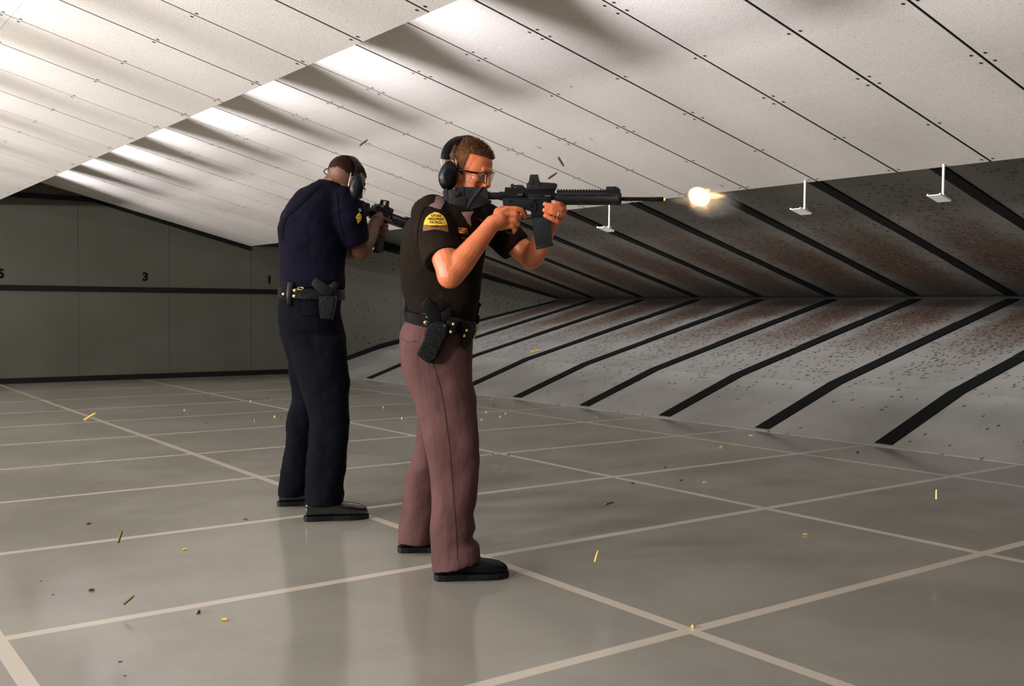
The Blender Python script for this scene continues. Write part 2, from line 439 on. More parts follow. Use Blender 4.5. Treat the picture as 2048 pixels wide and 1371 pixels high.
for y in (1.2, 4.6, 8.2, 11.6):
    area(-7.0, y, 1.95, 3, y-.2, 1.5, EFILL, .7, .4, (1, .965, .955))  # added unseen fills low at the back, brightening baffles and figures
W = bpy.data.worlds.new('world'); S.world = W; W.use_nodes = True
W.node_tree.nodes['Background'].inputs[0].default_value = (.9, .92, 1, 1)
W.node_tree.nodes['Background'].inputs[1].default_value = 0.0
S.view_settings.view_transform = 'Standard'; S.view_settings.look = 'None'
S.view_settings.exposure = 0.36; S.view_settings.gamma = 1; S.view_settings.use_curve_mapping = False
# ================================================================== figures
def vox(name, bm, size, mats, parent=None, smooth_it=4, sf=.5, disp=None, up=None):
    me = bpy.data.meshes.new('t'); bm.to_mesh(me); bm.free()
    o = bpy.data.objects.new('t', me); COL.objects.link(o)
    m = o.modifiers.new('r', 'REMESH'); m.mode = 'VOXEL'; m.voxel_size = size
    m = o.modifiers.new('s', 'SMOOTH'); m.factor = sf; m.iterations = smooth_it
    for (sc, st, kind) in (disp or []):
        tx = bpy.data.textures.new('wrinkle', 'CLOUDS'); tx.noise_scale = sc; tx.noise_depth = 1
        d = o.modifiers.new('d', 'DISPLACE'); d.texture = tx; d.strength = st; d.mid_level = .5; d.texture_coords = 'LOCAL'
    me2 = bpy.data.meshes.new_from_object(o.evaluated_get(bpy.context.evaluated_depsgraph_get()))
    bpy.data.objects.remove(o); me2.name = name
    me2.materials.clear()
    return link(name, me2, mats, parent, 180)
def ringloft(bm, secs, n=32, ex=2.2):
    """secs: (centre, a-vector, b-vector) superellipse rings, capped"""
    rings = []
    for c, a, b in secs:
        r = []
        for k in range(n):
            t = 2*PI*k/n; cc, s = math.cos(t), math.sin(t)
            r.append(bm.verts.new(c+a*math.copysign(abs(cc)**(2/ex), cc)+b*math.copysign(abs(s)**(2/ex), s)))
        rings.append(r)
    for A, B in zip(rings[:-1], rings[1:]):
        for k in range(n): bm.faces.new((A[k], A[(k+1) % n], B[(k+1) % n], B[k]))
    bm.faces.new(rings[0][::-1]); bm.faces.new(rings[-1])
    return rings
class Fig:
    def __init__(s, D): s.D = D
    def P(s, x, y, w=0.0): return at(x, y, s.D+w)
    def k(s, w=0.0): return (s.D+w)/FPX
    def rows(s, bm, rows, n=36, ex=2.2, tw=0.0, fine=10):
        # rows: y, xl, xr, wc, hd ; interpolated smoothly
        rs = []
        R = rows
        for i in range(len(R)-1):
            p0, p1, p2, p3 = R[max(i-1, 0)], R[i], R[i+1], R[min(i+2, len(R)-1)]
            k = max(1, int((p2[0]-p1[0])/fine))
            for j in range(k):
                t = j/k
                q = []
                for c in range(5):
                    if c == 0: q.append(p1[0]+(p2[0]-p1[0])*t); continue
                    h1 = p2[0]-p1[0]
                    m1 = (p2[c]-p0[c])/max(1e-6, (p2[0]-p0[0]))*h1; m2 = (p3[c]-p1[c])/max(1e-6, (p3[0]-p1[0]))*h1
                    t2, t3 = t*t, t*t*t
                    q.append((2*t3-3*t2+1)*p1[c]+(t3-2*t2+t)*m1+(-2*t3+3*t2)*p2[c]+(t3-t2)*m2)
                rs.append(q)
        rs.append(list(R[-1]))
        secs = []
        for y, xl, xr, wc, hd in rs:
            c = s.P((xl+xr)/2, y, wc)
            a = RH*((xr-xl)/2*s.k(wc)); b = FH*hd
            secs.append((c, a, b))
        return ringloft(bm, secs, n, ex)
    def caps(s, bm, pts):
        """pts: (x,y,w,r_metres)"""
        chain(bm, [s.P(x, y, w) for x, y, w, r in pts], [r for *_, r in pts])
    def cone(s, bm, pts, n=28):
        P = [s.P(x, y, w) for x, y, w, r in pts]
        tube(bm, P, [r for *_, r in pts], n=n)
def bvh_of(objs):
    V, F = [], []
    for o in objs:
        mw = o.matrix_world if False else None
        b = len(V)
        V += [v.co.copy() for v in o.data.vertices]
        F += [[b+i for i in p.vertices] for p in o.data.polygons]
    return BVHTree.FromPolygons(V, F)
def drape(name, pts, tree, m, parent, off=.0015, th=.0012, cuts=3, mesh=None):
    """lay a shape given in picture pixels on a surface, facing the viewer's side"""
    bm = bmesh.new()
    if mesh is not None: bm.from_mesh(mesh)
    else:
        vs = [bm.verts.new((x, y, 0)) for x, y in pts]; bm.faces.new(vs)
        bmesh.ops.triangulate(bm, faces=bm.faces[:])
        for _ in range(cuts): bmesh.ops.subdivide_edges(bm, edges=bm.edges[:], cuts=1, use_grid_fill=True)
        bmesh.ops.triangulate(bm, faces=bm.faces[:])
    last = None; bad = []
    for v in bm.verts:
        d = ray(v.co.x, v.co.y).normalized()
        h = tree.ray_cast(CAMP, d)
        if h[0] is None: bad.append((v, d)); continue
        last = (h[0]-CAMP).length
        v.co = h[0]-d*off
    for v, d in bad: v.co = CAMP+d*((last or 4)-off)
    if mesh is None or True:
        r = bmesh.ops.extrude_face_region(bm, geom=bm.faces[:])
        for g_ in r['geom']:
            if isinstance(g_, bmesh.types.BMVert): g_.co = g_.co-(g_.co-CAMP).normalized()*th
    return bmobj(name, bm, m, parent)
def drape_text(name, s, cx, cy, size, rot, tree, m, parent, off=.003, sx=1, bold=.0):
    me = text_mesh(s, size, bold, 0, 'CENTER', 2)
    b = bmesh.new(); b.from_mesh(me)
    c, sn = math.cos(rot), math.sin(rot)
    for v in b.verts:
        x, y = v.co.x*sx, v.co.y; v.co = Vector((cx+x*c-y*sn, cy-(x*sn+y*c), 0))
    b.to_mesh(me); b.free()
    return drape(name, None, tree, m, parent, off, .0008, mesh=me)
def catmull(P, n=6):
    P = [Vector(p) for p in P]; out = []
    for i in range(len(P)-1):
        a, b, c, d = P[max(i-1, 0)], P[i], P[i+1], P[min(i+2, len(P)-1)]
        for j in range(n):
            t = j/n
            out.append(.5*((2*b)+(c-a)*t+(2*a-5*b+4*c-d)*t*t+(3*b-3*c+d-a)*t**3))
    out.append(P[-1]); return out
def head_parts(bm, T, ear=-.040):
    """human head, facing +x, left +y; T = 4x4"""
    R3 = T.to_3x3()
    E = lambda c, r, rot=None: ellipsoid(bm, T @ Vector(c), r, M=(R3 @ rot if rot is not None else R3), seg=28)
    K = lambda p, rp, q, rq: capsule(bm, T @ Vector(p), rp, T @ Vector(q), rq, 16)
    E((-.012, 0, .018), (.098, .077, .086))
    E((.030, 0, .012), (.062, .066, .078))
    E((.034, 0, -.045), (.056, .058, .078))
    E((.018, 0, -.078), (.058, .056, .045), Matrix.Rotation(.25, 3, 'Y'))
    E((.066, 0, -.112), (.024, .026, .020))
    K((.088, 0, .008), .008, (.108, 0, -.038), .0115)
    E((.101, .0125, -.043), (.012, .0085, .009)); E((.101, -.0125, -.043), (.012, .0085, .009))
    K((.080, -.036, .014), .010, (.089, -.012, .016), .010); K((.080, .036, .014), .010, (.089, .012, .016), .010)
    K((.089, -.012, .016), .010, (.089, .012, .016), .010)
    for s in (-1, 1):
        E((.060, .040*s, -.030), (.024, .020, .020))
        E((.050, .043*s, -.065), (.030, .016, .030))
        E((.074, .031*s, -.006), (.014, .015, .010))
        E((ear, (.078 if ear > -.02 else .070)*s, -.022), (.018, .008, .031), Matrix.Rotation(.15, 3, 'Y'))
    E((.089, 0, -.072), (.014, .024, .0075)); E((.086, 0, -.084), (.013, .021, .008))
    E((.084, 0, -.060), (.016, .022, .012))
def hair_shell(name, T, parent, m, grow, hairline, tuft, seed, nt=2600, ln=.012):
    """cropped hair: a thin scalp cap plus many short tapered tufts, in one mesh"""
    rnd = random.Random(seed)
    bm = bmesh.new()
    C = Vector((-.012, 0, .018)); R = Vector((.098, .077, .092))*grow
    R = Vector((.098+grow, .077+grow, .086+grow))
    C2 = Vector((.030, 0, .012)); R2 = Vector((.062+grow, .066+grow, .078+grow))
    def surf(d):
        # outer of two ellipsoids along direction d from C
        def hit(c, r):
            o = C-c
            A = sum((d[i]/r[i])**2 for i in range(3)); B = 2*sum(o[i]*d[i]/r[i]**2 for i in range(3)); Cc = sum((o[i]/r[i])**2 for i in range(3))-1
            D_ = B*B-4*A*Cc
            return (-B+math.sqrt(D_))/(2*A) if D_ > 0 else 0
        return C+d*max(hit(C, R), hit(C2, R2))
    rr = bmesh.ops.create_uvsphere(bm, u_segments=64, v_segments=40, radius=1)
    for v in list(bm.verts): v.co = surf(v.co.normalized())
    bmesh.ops.delete(bm, geom=[v for v in bm.verts if not hairline(v.co)], context='VERTS')
    made = 0
    while made < nt:
        d = Vector((rnd.gauss(0, 1), rnd.gauss(0, 1), rnd.gauss(0, 1))).normalized(); p = surf(d)
        if not hairline(p): continue
        made += 1
        nrm = (p-Vector((0, 0, -.02))).normalized()
        L = ln*tuft(p)*rnd.uniform(.6, 1.1)
        if L < .001: continue
        lean = (nrm+Vector((.55, 0, .1))*.8+Vector((rnd.uniform(-.25, .25), rnd.uniform(-.25, .25), rnd.uniform(-.1, .2)))).normalized()
        a, b = frame_of(nrm); r = .0016
        base = [bm.verts.new(p-nrm*.001+a*math.cos(q*2*PI/3)*r+b*math.sin(q*2*PI/3)*r) for q in range(3)]
        tip = bm.verts.new(p+lean*L)
        for q in range(3): bm.faces.new((base[q], base[(q+1) % 3], tip))
    for v in bm.verts: v.co = T @ v.co
    me = bpy.data.meshes.new(name); bm.to_mesh(me); bm.free()
    return link(name, me, m, parent, 180)
def shoe(parent, heel, toe_dir, L, mU, mS, mL, label=None, hgt=1.0):
    """heel = ground point at the back of the heel"""
    a = toe_dir.normalized(); b = UP.cross(a); T = Matrix.Translation(heel) @ Matrix((a, b, UP)).transposed().to_4x4()
    s = L/.30
    secs = [(.006, .030, .018, .075), (.03, .036, .016, .098), (.07, .038, .016, .112), (.105, .037, .016, .108), (.135, .038, .016, .092),
            (.165, .044, .016, .076), (.20, .050, .016, .066), (.235, .050, .016, .062), (.265, .044, .017, .056), (.288, .030, .018, .046), (.297, .016, .02, .036)]
    bm = bmesh.new(); S2 = []
    for x, hw, z0, z1 in secs:
        S2.append((Vector((x*s, 0, (z0+z1*hgt)/2)), Vector((0, hw, 0)), Vector((0, 0, (z1*hgt-z0)/2))))
    ringloft(bm, S2, 24, 2.6)
    for v in bm.verts: v.co = T @ v.co
    bm2 = bm
    up = vox('shoe', bm2, .005, [mU], parent, 3)
    if label: up['label'] = label
    bm = bmesh.new()
    out = [(0, .022), (.01, .033), (.04, .038), (.09, .037), (.13, .038), (.17, .046), (.21, .052), (.25, .050), (.28, .038), (.298, .020), (.304, 0)]
    pts = [(x*s, y) for x, y in out]+[(x*s, -y) for x, y in out[::-1][1:]]+[(-.002, 0)]
    vs = poly(bm, pts, .024, axis=2, off=.012+.0005, bevel=.003, M=T)
    o = bmobj('sole', bm, mS, up)
    bm = bmesh.new()
    for i in range(4):
        x = (.125+.018*i)*s; z = (.108-.012*i)*hgt
        tube(bm, [T @ Vector((x, -.02, z-.008)), T @ Vector((x+.004, 0, z)), T @ Vector((x, .02, z-.008))], .0025, 6)
    tube(bm, [T @ Vector((.122*s, -.012, .108*hgt)), T @ Vector((.135*s, 0, .118*hgt)), T @ Vector((.122*s, .012, .108*hgt))], .003, 6)
    bmobj('laces', bm, mL, up)
    return up
# ---------------------------------------------------------------- materials
M_skin1 = mat('tanned_skin', (.56, .155, .062), .40, var=.10, vscale=30, bump=.12, bscale=220, sss=.12, spec=.5)
M_skin2 = mat('brown_skin', (.098, .036, .014), .55, var=.10, vscale=30, bump=.12, bscale=220, sss=.1, spec=.4)
def cloth(name, a, b, weave=900, fold=1.0, rough=.85, sheen=.0):
    m, g = gmat(name, rough, .06)
    g.put(g.b.inputs['Base Color'], g.mix(g.ss(g.noise(7, 5, .6), .3, .7), a, b))
    if sheen: g.b.inputs['Sheen Weight'].default_value = sheen
    h = g.m('ADD', g.m('MULTIPLY', g.noise(9, 3, .5, g.vec((1, 1, .45))), 1.0), g.m('MULTIPLY', g.noise(weave, 1), .03))
    g.bump(h, .5*fold, .02)
    return m
M_shirt1 = cloth('dark_brown_wool', (.0085, .0055, .0035), (.0125, .008, .005))
M_trou1 = cloth('mauve_brown_twill', (.078, .038, .036), (.100, .050, .047), fold=1.8)
M_navy = cloth('navy_wool', (.0028, .0026, .0075), (.0042, .0038, .0105))
M_navyt = cloth('navy_black_twill', (.0020, .0021, .0042), (.0030, .0031, .0058))
M_mauve = mat('mauve_trim_cloth', (.17, .095, .095), .85, var=.15)
M_leather = mat('basketweave_black_leather', (.0015, .0015, .002), .34, spec=.22, bump=.5, bscale=300)
def weave(name):
    m, g = gmat(name, .42, .13)
    g.put(g.b.inputs['Base Color'], (.0018, .0018, .0024))
    w = g.m('MULTIPLY', g.m('SINE', g.m('MULTIPLY', g.m('ADD', g.x, g.m('MULTIPLY', g.y, -1)), 520)), g.m('SINE', g.m('MULTIPLY', g.z, 620)))
    g.bump(w, .8, .002); return m
M_leather = weave('basketweave_leather')
M_shoe = mat('matte_black_leather', (.0022, .0022, .0038), .5, spec=.2, bump=.2, bscale=120)
M_shoe2 = mat('polished_black_leather', (.004, .004, .005), .14, coat=1, coat_r=.04)
M_sole = mat('black_rubber_sole', (.005, .0055, .0055), .6, spec=.2)
M_gold = mat('brass_snap', (.85, .62, .20), .22, 1)
M_yel = mat('yellow_embroidery', (.80, .50, .03), .7, bump=.4, bscale=700)
M_brn = mat('brown_embroidery', (.17, .055, .012), .75)
M_blk = mat('black_embroidery', (.02, .01, .004), .8)
M_hair1 = mat('brown_hair', (.115, .052, .022), .8, spec=.1, var=.45, vscale=70)
M_hair2 = mat('dark_brown_hair', (.020, .007, .004), .8, spec=.08, var=.3, vscale=60)
M_scalp = mat('cropped_scalp_hair', (.20, .105, .06), .6, var=.2, vscale=80)
M_plas = mat('glossy_black_plastic', (.002, .002, .003), .32, spec=.22)
M_plas2 = mat('satin_black_plastic', (.002, .002, .0028), .5, spec=.12)
M_foam = mat('black_foam', (.01, .01, .01), .9)
M_wire = mat('steel_wire', (.6, .6, .6), .3, 1)
M_lens = mat('smoked_lens', (.30, .22, .13), .05, spec=.7, alpha=.36)
M_eye = mat('eye_white', (.7, .66, .6), .2)
M_iris = mat('dark_iris', (.03, .02, .015), .15)
# ---------------------------------------------------------------- officer in brown and mauve
F1 = Fig(4.20)
P1 = empty('person', onfloor(905, 1130), 'person in a dark brown shirt and mauve trousers, aiming a long rifle to the right', 'person')
def headT(fig, x, y, w, az, pitch, roll=0):
    """az: 0 = facing away from the viewer, 90 = facing picture right"""
    a = math.radians(az); d = FH*math.cos(a)+RH*math.sin(a); l = UP.cross(d)
    T = Matrix((d, l, UP)).transposed().to_4x4()
    return Matrix.Translation(fig.P(x, y, w)) @ T @ Matrix.Rotation(math.radians(pitch), 4, 'Y') @ Matrix.Rotation(math.radians(roll), 4, 'X')
H1 = headT(F1, 939, 333, -.035, 112, 24)
RW = -.14          # depth of the rifle plane
bm = bmesh.new()
head_parts(bm, H1)
F1.caps(bm, [(925, 365, -.03, .052), (915, 395, -.01, .056), (905, 420, .0, .075)])
# trunk and legs inside the clothes
F1.rows(bm, [(405, 860, 945, 0, .10), (440, 830, 965, 0, .14), (520, 822, 945, 0, .12), (600, 832, 935, 0, .11), (650, 825, 930, 0, .13), (700, 822, 925, 0, .13)])
F1.caps(bm, [(865, 690, -.08, .07), (895, 860, -.13, .055), (905, 1000, -.17, .045), (915, 1115, -.19, .035)])
F1.caps(bm, [(880, 700, .09, .07), (862, 880, .15, .052), (845, 1000, .2, .043), (828, 1075, .22, .034)])
# right arm (camera side)
F1.caps(bm, [(868, 432, -.15, .056), (882, 490, -.215, .055), (897, 535, -.265, .052), (900, 551, -.272, .051)])
F1.caps(bm, [(900, 551, -.272, .051), (922, 525, -.262, .051), (945, 497, -.245, .0435), (966, 471, -.225, .037), (985, 447, -.205, .033)])
F1.caps(bm, [(985, 447, -.205, .033), (999, 440, -.198, .031)])
# right hand: palm, fingers round the pistol grip
def hand(fig, bm, palm, fingers):
    for pts in palm: fig.caps(bm, pts)
    for pts in fingers: fig.caps(bm, pts)
hand(F1, bm, [
    [(996, 430, -.192, .021), (1015, 418, -.182, .0135)],
    [(995, 437, -.198, .022), (1015, 429, -.188, .0140)],
    [(996, 446, -.196, .021), (1014, 441, -.188, .0140)],
    [(999, 452, -.188, .019), (1013, 452, -.182, .0135)],
    [(995, 442, -.170, .024), (1010, 436, -.165, .022)],
    [(996, 424, -.165, .018), (1012, 414, -.135, .013), (1028, 416, -.115, .011)]],
   [[(1015, 418, -.182, .0125), (1032, 417.5, -.178, .0115), (1043, 420, -.170, .0108), (1048, 427, -.158, .0095), (1050, 434, -.148, .0085)],
    [(1015, 429, -.188, .0125), (1031, 429, -.186, .0115), (1038, 434, -.172, .0105), (1038, 437, -.14, .0095), (1028, 438, -.115, .009)],
    [(1014, 441, -.188, .0125), (1029, 441, -.186, .0115), (1036, 447, -.172, .0105), (1035, 450, -.14, .0095), (1025, 450, -.115, .009)],
    [(1013, 451, -.182, .0115), (1024, 452, -.182, .0108), (1030, 458, -.17, .010), (1027, 464, -.145, .009), (1020, 463, -.12, .008)]])
# left arm
F1.caps(bm, [(962, 432, .15, .054), (1005, 470, .11, .052), (1045, 500, .07, .047), (1062, 517, .045, .046)])
F1.caps(bm, [(1062, 517, .045, .0455), (1074, 500, .02, .047), (1086, 475, -.025, .040), (1098, 452, -.06, .033), (1106, 438, -.075, .029)])
hand(F1, bm, [
    [(1106, 440, -.078, .028), (1116, 430, -.088, .022)],
    [(1106, 434, -.078, .026), (1118, 420, -.090, .020)],
    [(1108, 428, -.075, .024), (1119, 412, -.088, .016)],
    [(1100, 425, -.075, .02), (1090, 412, -.085, .014), (1080, 404, -.09, .012)]],
   [[(1120, 411, -.090, .0125), (1128, 413, -.118, .0115), (1125, 410, -.150, .0108), (1117, 407, -.168, .0100), (1110, 405, -.171, .0092)],
    [(1121, 419, -.092, .0130), (1129, 421, -.122, .0120), (1123, 418, -.168, .0112), (1106, 412.5, -.180, .0105), (1090, 408, -.179, .0095)],
    [(1120, 428, -.092, .0130), (1128, 431, -.122, .0120), (1121, 429, -.170, .0112), (1105, 424.5, -.182, .0105), (1089, 420, -.180, .0095)],
    [(1116, 437, -.090, .0125), (1122, 442, -.118, .0112), (1115, 442, -.162, .0105), (1103, 437, -.172, .0095), (1090, 431, -.172, .0085)]])
BODY1 = vox('body', bm, .0033, [M_skin1], P1, 3)
def hl1(p): # hairline in head space
    if p.x > .088 and p.z < .070: return False
    if p.z > .066: return True
    if p.x < .015: return p.z > -.035-.3*p.x-(.02 if p.x < -.06 else 0)
    return p.z > .066-(.088-p.x)*.18 and p.x < .088 and p.z > .052
def tf1(p): return max(.25, min(1.5, (p.z-.045)/.03+max(0, p.x)*6)) if p.z > .03 else .25
hair_shell('hair', H1, P1, M_hair1, .0035, hl1, tf1, 3, 4200, .012)
# clothes
bm = bmesh.new()
F1.rows(bm, [(392, 890, 934, -.01, .062), (400, 874, 948, 0, .10), (410, 852, 962, .0, .155), (424, 836, 974, .005, .185), (445, 817, 978, .005, .190), (468, 806, 976, .0, .178),
             (500, 801, 972, .0, .165), (535, 801, 966, .0, .155), (570, 804, 961, .0, .150), (600, 811, 958, .0, .150), (630, 820, 953, 0, .152), (648, 826, 950, 0, .148)], ex=2.5)
F1.cone(bm, [(862, 421, -.10, .082), (866, 440, -.14, .088), (872, 470, -.175, .086), (881, 500, -.20, .083), (888, 519, -.225, .080)])
ellipsoid(bm, F1.P(868, 432, -.12), (.088, .08, .085), seg=24)
F1.cone(bm, [(955, 434, .10, .078), (985, 450, .11, .080), (1012, 474, .10, .076), (1033, 495, .085, .070)])
ellipsoid(bm, F1.P(955, 438, .12), .078, seg=24)
SH1 = vox('shirt', bm, .0055, [M_shirt1], P1, 5, disp=[(.10, .012, 0), (.035, .004, 0)])
bm = bmesh.new()
F1.rows(bm, [(626, 816, 950, .0, .150), (640, 812, 950, 0, .160), (660, 803, 947, 0, .172), (685, 799, 945, 0, .178), (710, 800, 944, 0, .172), (745, 806, 944, 0, .14), (775, 818, 944, -.02, .10)], ex=2.4)
F1.rows(bm, [(690, 802, 943, -.085, .092), (745, 806, 944, -.09, .096), (790, 822, 952, -.10, .096), (836, 836, 956, -.115, .092), (890, 849, 957.5, -.13, .088), (940, 862, 957, -.145, .084), (983, 863, 955, -.16, .084),
             (1029, 861, 948, -.175, .086), (1056, 860, 951, -.18, .090), (1077, 861, 944, -.185, .092), (1096, 862, 957, -.19, .096), (1124, 863, 961, -.195, .100)], ex=2.3)
F1.rows(bm, [(700, 812, 935, .085, .090), (770, 826, 925, .11, .090), (836, 835, 910, .14, .086), (904, 826, 895, .17, .082), (950, 814, 888, .19, .082), (1001, 805, 880, .21, .084), (1040, 799, 872, .22, .088), (1082, 796, 866, .22, .092)], ex=2.3)
# sloping hem: slice lower edge
TR1 = vox('trousers', bm, .0055, [M_trou1], P1, 5, disp=[(.14, .016, 0), (.05, .005, 0)])
for v in TR1.data.vertices:
    q = v.co
    if q.z < .16 and (q-CAMP).dot(FH) < 4.20-.02:
        t = min(1, (.16-q.z)/.06); u = max(0, min(1, (q-F1.P(862, 1120, -.19)).dot(RH)/.20))
        v.co.z += t*(-.034+.052*u)
# side seam / pocket
def ontrou(name, pts, w, tree, m, parent, off=.001):
    L = []; 
    P = catmull([Vector((x, y, 0)) for x, y in pts], 8)
    lo, hi = [], []
    for i, p in enumerate(P):
        d = (P[min(i+1, len(P)-1)]-P[max(i-1, 0)]).normalized(); n = Vector((-d.y, d.x, 0))*w/2
        lo.append(p+n); hi.append(p-n)
    bm = bmesh.new()
    a = [bm.verts.new(p) for p in lo]; b = [bm.verts.new(p) for p in hi]
    for i in range(len(P)-1): bm.faces.new((a[i], a[i+1], b[i+1], b[i]))
    me = bpy.data.meshes.new('t'); bm.to_mesh(me); bm.free()
    return drape(name, None, tree, m, parent, off, .0012, mesh=me)
M_seam1 = mat('trouser_seam_thread', (.055, .027, .025), 1, spec=.05)  # darker brown thread for the seam and pocket lines
tr = bvh_of([TR1])
ontrou('pocket', [(802, 676), (815, 684), (832, 681)], 1.6, tr, M_seam1, TR1)
ontrou('seam', [(862, 716), (872, 745), (884, 790), (893, 850), (900, 905), (906, 985), (912, 1060), (915, 1122)], 1.1, tr, M_seam1, TR1)
# epaulette, tie, badges, patch
ts = bvh_of([SH1, BODY1])
drape('shoulder_strap', [(872, 391), (887, 393), (889, 405), (881, 419), (868, 415), (857, 411), (869, 404)], bvh_of([SH1]), M_mauve, SH1, .004, .003)['label'] = 'mauve shoulder strap'
tt = bvh_of([SH1])
drape('tie', [(922, 424), (948, 422), (941, 434), (943, 453), (936, 447), (930, 436)], tt, M_mauve, SH1, .003, .003)['label'] = 'mauve tie showing at the open collar'
PT = drape('sleeve_patch', [(869, 423.6), (878.6, 425.6), (885.8, 430.5), (890, 436), (893, 443), (895, 451), (847, 450), (848.5, 442), (852, 435), (858, 429)], tt, M_yel, SH1, .002, .0015)
PT['label'] = 'yellow beehive shaped sleeve patch'
drape('patch_base', [(847, 449.5), (871, 454), (895, 450.5), (896, 457), (897, 464), (884, 460.5), (870, 458.3), (857, 460.4), (846, 462), (845.5, 456)], tt, M_brn, SH1, .0025, .0015)
for s, x, y, sz, sx in (('UTAH', 872, 431.2, 7.6, 1.0), ('HIGHWAY', 871.5, 437.8, 7.2, .92), ('PATROL', 872, 444.6, 7.4, .95)):
    o = drape_text('patch_lettering', s, x, y, sz, -.03, tt, M_blk, SH1, .0042, sx, .12)
ontrou('patch_line', [(849, 449), (871, 452.6), (894, 449.6)], .7, tt, M_blk, SH1, .0042)
drape('patch_door', [(870.6, 449.6), (874.6, 449.6), (875, 452.5), (872.6, 454.2), (870.4, 452.6)], tt, M_blk, SH1, .0046)
drape('name_plate', [(915.5, 454), (934.7, 456.6), (937, 468.6), (918, 465.4)], tt, M_gold, SH1, .003, .002)
ontrou('name_plate_line', [(917, 457.6), (935, 460.3)], 1.0, tt, M_blk, SH1, .0055)
ontrou('name_plate_line', [(918, 461.4), (935.6, 464.4)], 1.0, tt, M_blk, SH1, .0055)
drape('service_bar', [(922, 474), (936, 476), (935.6, 479.6), (923.4, 477.6)], tt, M_gold, SH1, .003, .002)
drape('collar_pin', [(956, 436.5), (966, 440.5), (965, 442), (956, 438.5)], tt, M_gold, SH1, .003, .002)
M_seamS = mat('shirt_seam', (.004, .003, .002), 1, spec=.03)
ontrou('sleeve_seam', [(853, 414), (846, 420), (838, 445), (834, 480), (838, 510)], 1.6, tt, M_seamS, SH1, .001)
# ring on the left hand
bm = bmesh.new()
a, b = F1.P(1116, 427.5, -.172), F1.P(1113, 426.6, -.176)
d = (F1.P(1121, 429, -.170)-F1.P(1105, 424.5, -.182)).normalized(); A, B = frame_of(d)
c = F1.P(1115, 427.3, -.1745)
tube(bm, [c+(A*math.cos(q*PI/12)+B*math.sin(q*PI/12))*.0122 for q in range(24)], .0014, 8, closed=True)
bmobj('ring', bm, M_gold, P1, 60)['label'] = 'gold ring on the left hand'
# eye behind the lens
bm = bmesh.new(); ellipsoid(bm, H1 @ Vector((.079, -.031, -.004)), .0095, seg=16); ey = bmobj('eye', bm, M_eye, P1, 60)
bm = bmesh.new(); ellipsoid(bm, H1 @ Vector((.0855, -.033, -.006)), .0042, seg=12); bmobj('iris', bm, M_iris, ey, 60)
bm = bmesh.new(); chain(bm, [H1 @ Vector((.082, -.042, .001)), H1 @ Vector((.090, -.033, .005)), H1 @ Vector((.092, -.022, .002))], [.003, .0035, .003], 8)
bmobj('eyebrow', bm, M_hair1, P1, 60)
# shoes
shoe(P1, onfloor(869, 1159), RH+.2*FH, .296, M_shoe, M_sole, M_shoe, None, 1.16)
shoe(P1, onfloor(796, 1103), RH+.2*FH, .285, M_shoe, M_sole, M_shoe)
# duty belt
def beltloop(fig, pts_near, w, parent, name, m, hd, wc=0):
    pass
def belt(fig, yl, yr, xl, xr, h, hd, m, parent, wc=0, th=.007, tilt=0):
    """closed strap around the waist: height follows from left y to right y"""
    bm = bmesh.new(); n = 64; rings = []
    for i in range(n):
        t = 2*PI*i/n; u = math.cos(t); v = math.sin(t)
        cx = (xl+xr)/2+(xr-xl)/2*math.copysign(abs(u)**.85, u); f = (cx-xl)/(xr-xl)
        y = yl+(yr-yl)*f
        w_ = wc+hd*math.copysign(abs(v)**.85, v)
        c = fig.P((xl+xr)/2, y, wc)+RH*((cx-(xl+xr)/2)*fig.k(wc))+FH*(w_-wc)
        o = (c-fig.P((xl+xr)/2, y, wc)); o.z = 0; o.normalize()
        rings.append([bm.verts.new(c+UP*h/2), bm.verts.new(c+o*th+UP*(h/2-.003)), bm.verts.new(c+o*th-UP*(h/2-.003)), bm.verts.new(c-UP*h/2), ])
    for i in range(n):
        A, B = rings[i], rings[(i+1) % n]
        for k in range(4): bm.faces.new((A[k], A[(k+1) % 4], B[(k+1) % 4], B[k]))
    return bmobj('duty_belt', bm, m, parent, 40)
B1 = belt(F1, 632, 659, 814, 950, .048, .172, M_leather, P1)
def plate(fig, parent, name, pts, w, th, m, bev=.003, rx=0):
    """a solid slab given by its picture outline, w = depth of its near face"""
    bm = bmesh.new()
    f0 = [bm.verts.new(fig.P(x, y, w)) for x, y in pts]
    f1 = [bm.verts.new(v.co+FH*th) for v in f0]
    n = len(pts); a = bm.faces.new(f0); b = bm.faces.new(f1[::-1])
    for i in range(n): bm.faces.new((f0[i], f0[(i+1) % n], f1[(i+1) % n], f1[i]))
    bmesh.ops.recalc_face_normals(bm, faces=bm.faces[:])
    if bev:
        bmesh.ops.bevel(bm, geom=list(a.edges), offset=bev, segments=3, affect='EDGES', profile=.5)
    return bmobj(name, bm, m, parent, 35)
def knob(fig, parent, name, x, y, w, r, m, h=.004):
    bm = bmesh.new(); c = fig.P(x, y, w)
    tube(bm, [c, c-FH*h*.7, c-FH*h], [r, r*.9, r*.5], 16); return bmobj(name, bm, m, parent, 40)
hol = [(858, 648), (851, 661), (847, 680), (834, 706), (835, 711), (846, 720), (858, 727), (866, 724), (874, 716), (878, 704), (886, 688), (894, 672), (897, 655), (893, 645), (876, 640)]
Hs = plate(F1, B1, 'holster', hol, -.235, .052, M_leather, .010); Hs['label'] = 'black basketweave leather holster'
plate(F1, B1, 'belt_keeper', [(893, 640), (908, 640), (914, 650), (910, 668), (899, 670), (893, 660)], -.225, .045, M_plas2, .006)
plate(F1, B1, 'belt_pouch', [(922, 640), (951, 645), (948, 668), (941, 690), (926, 676), (920, 665)], -.165, .04, M_leather, .006)
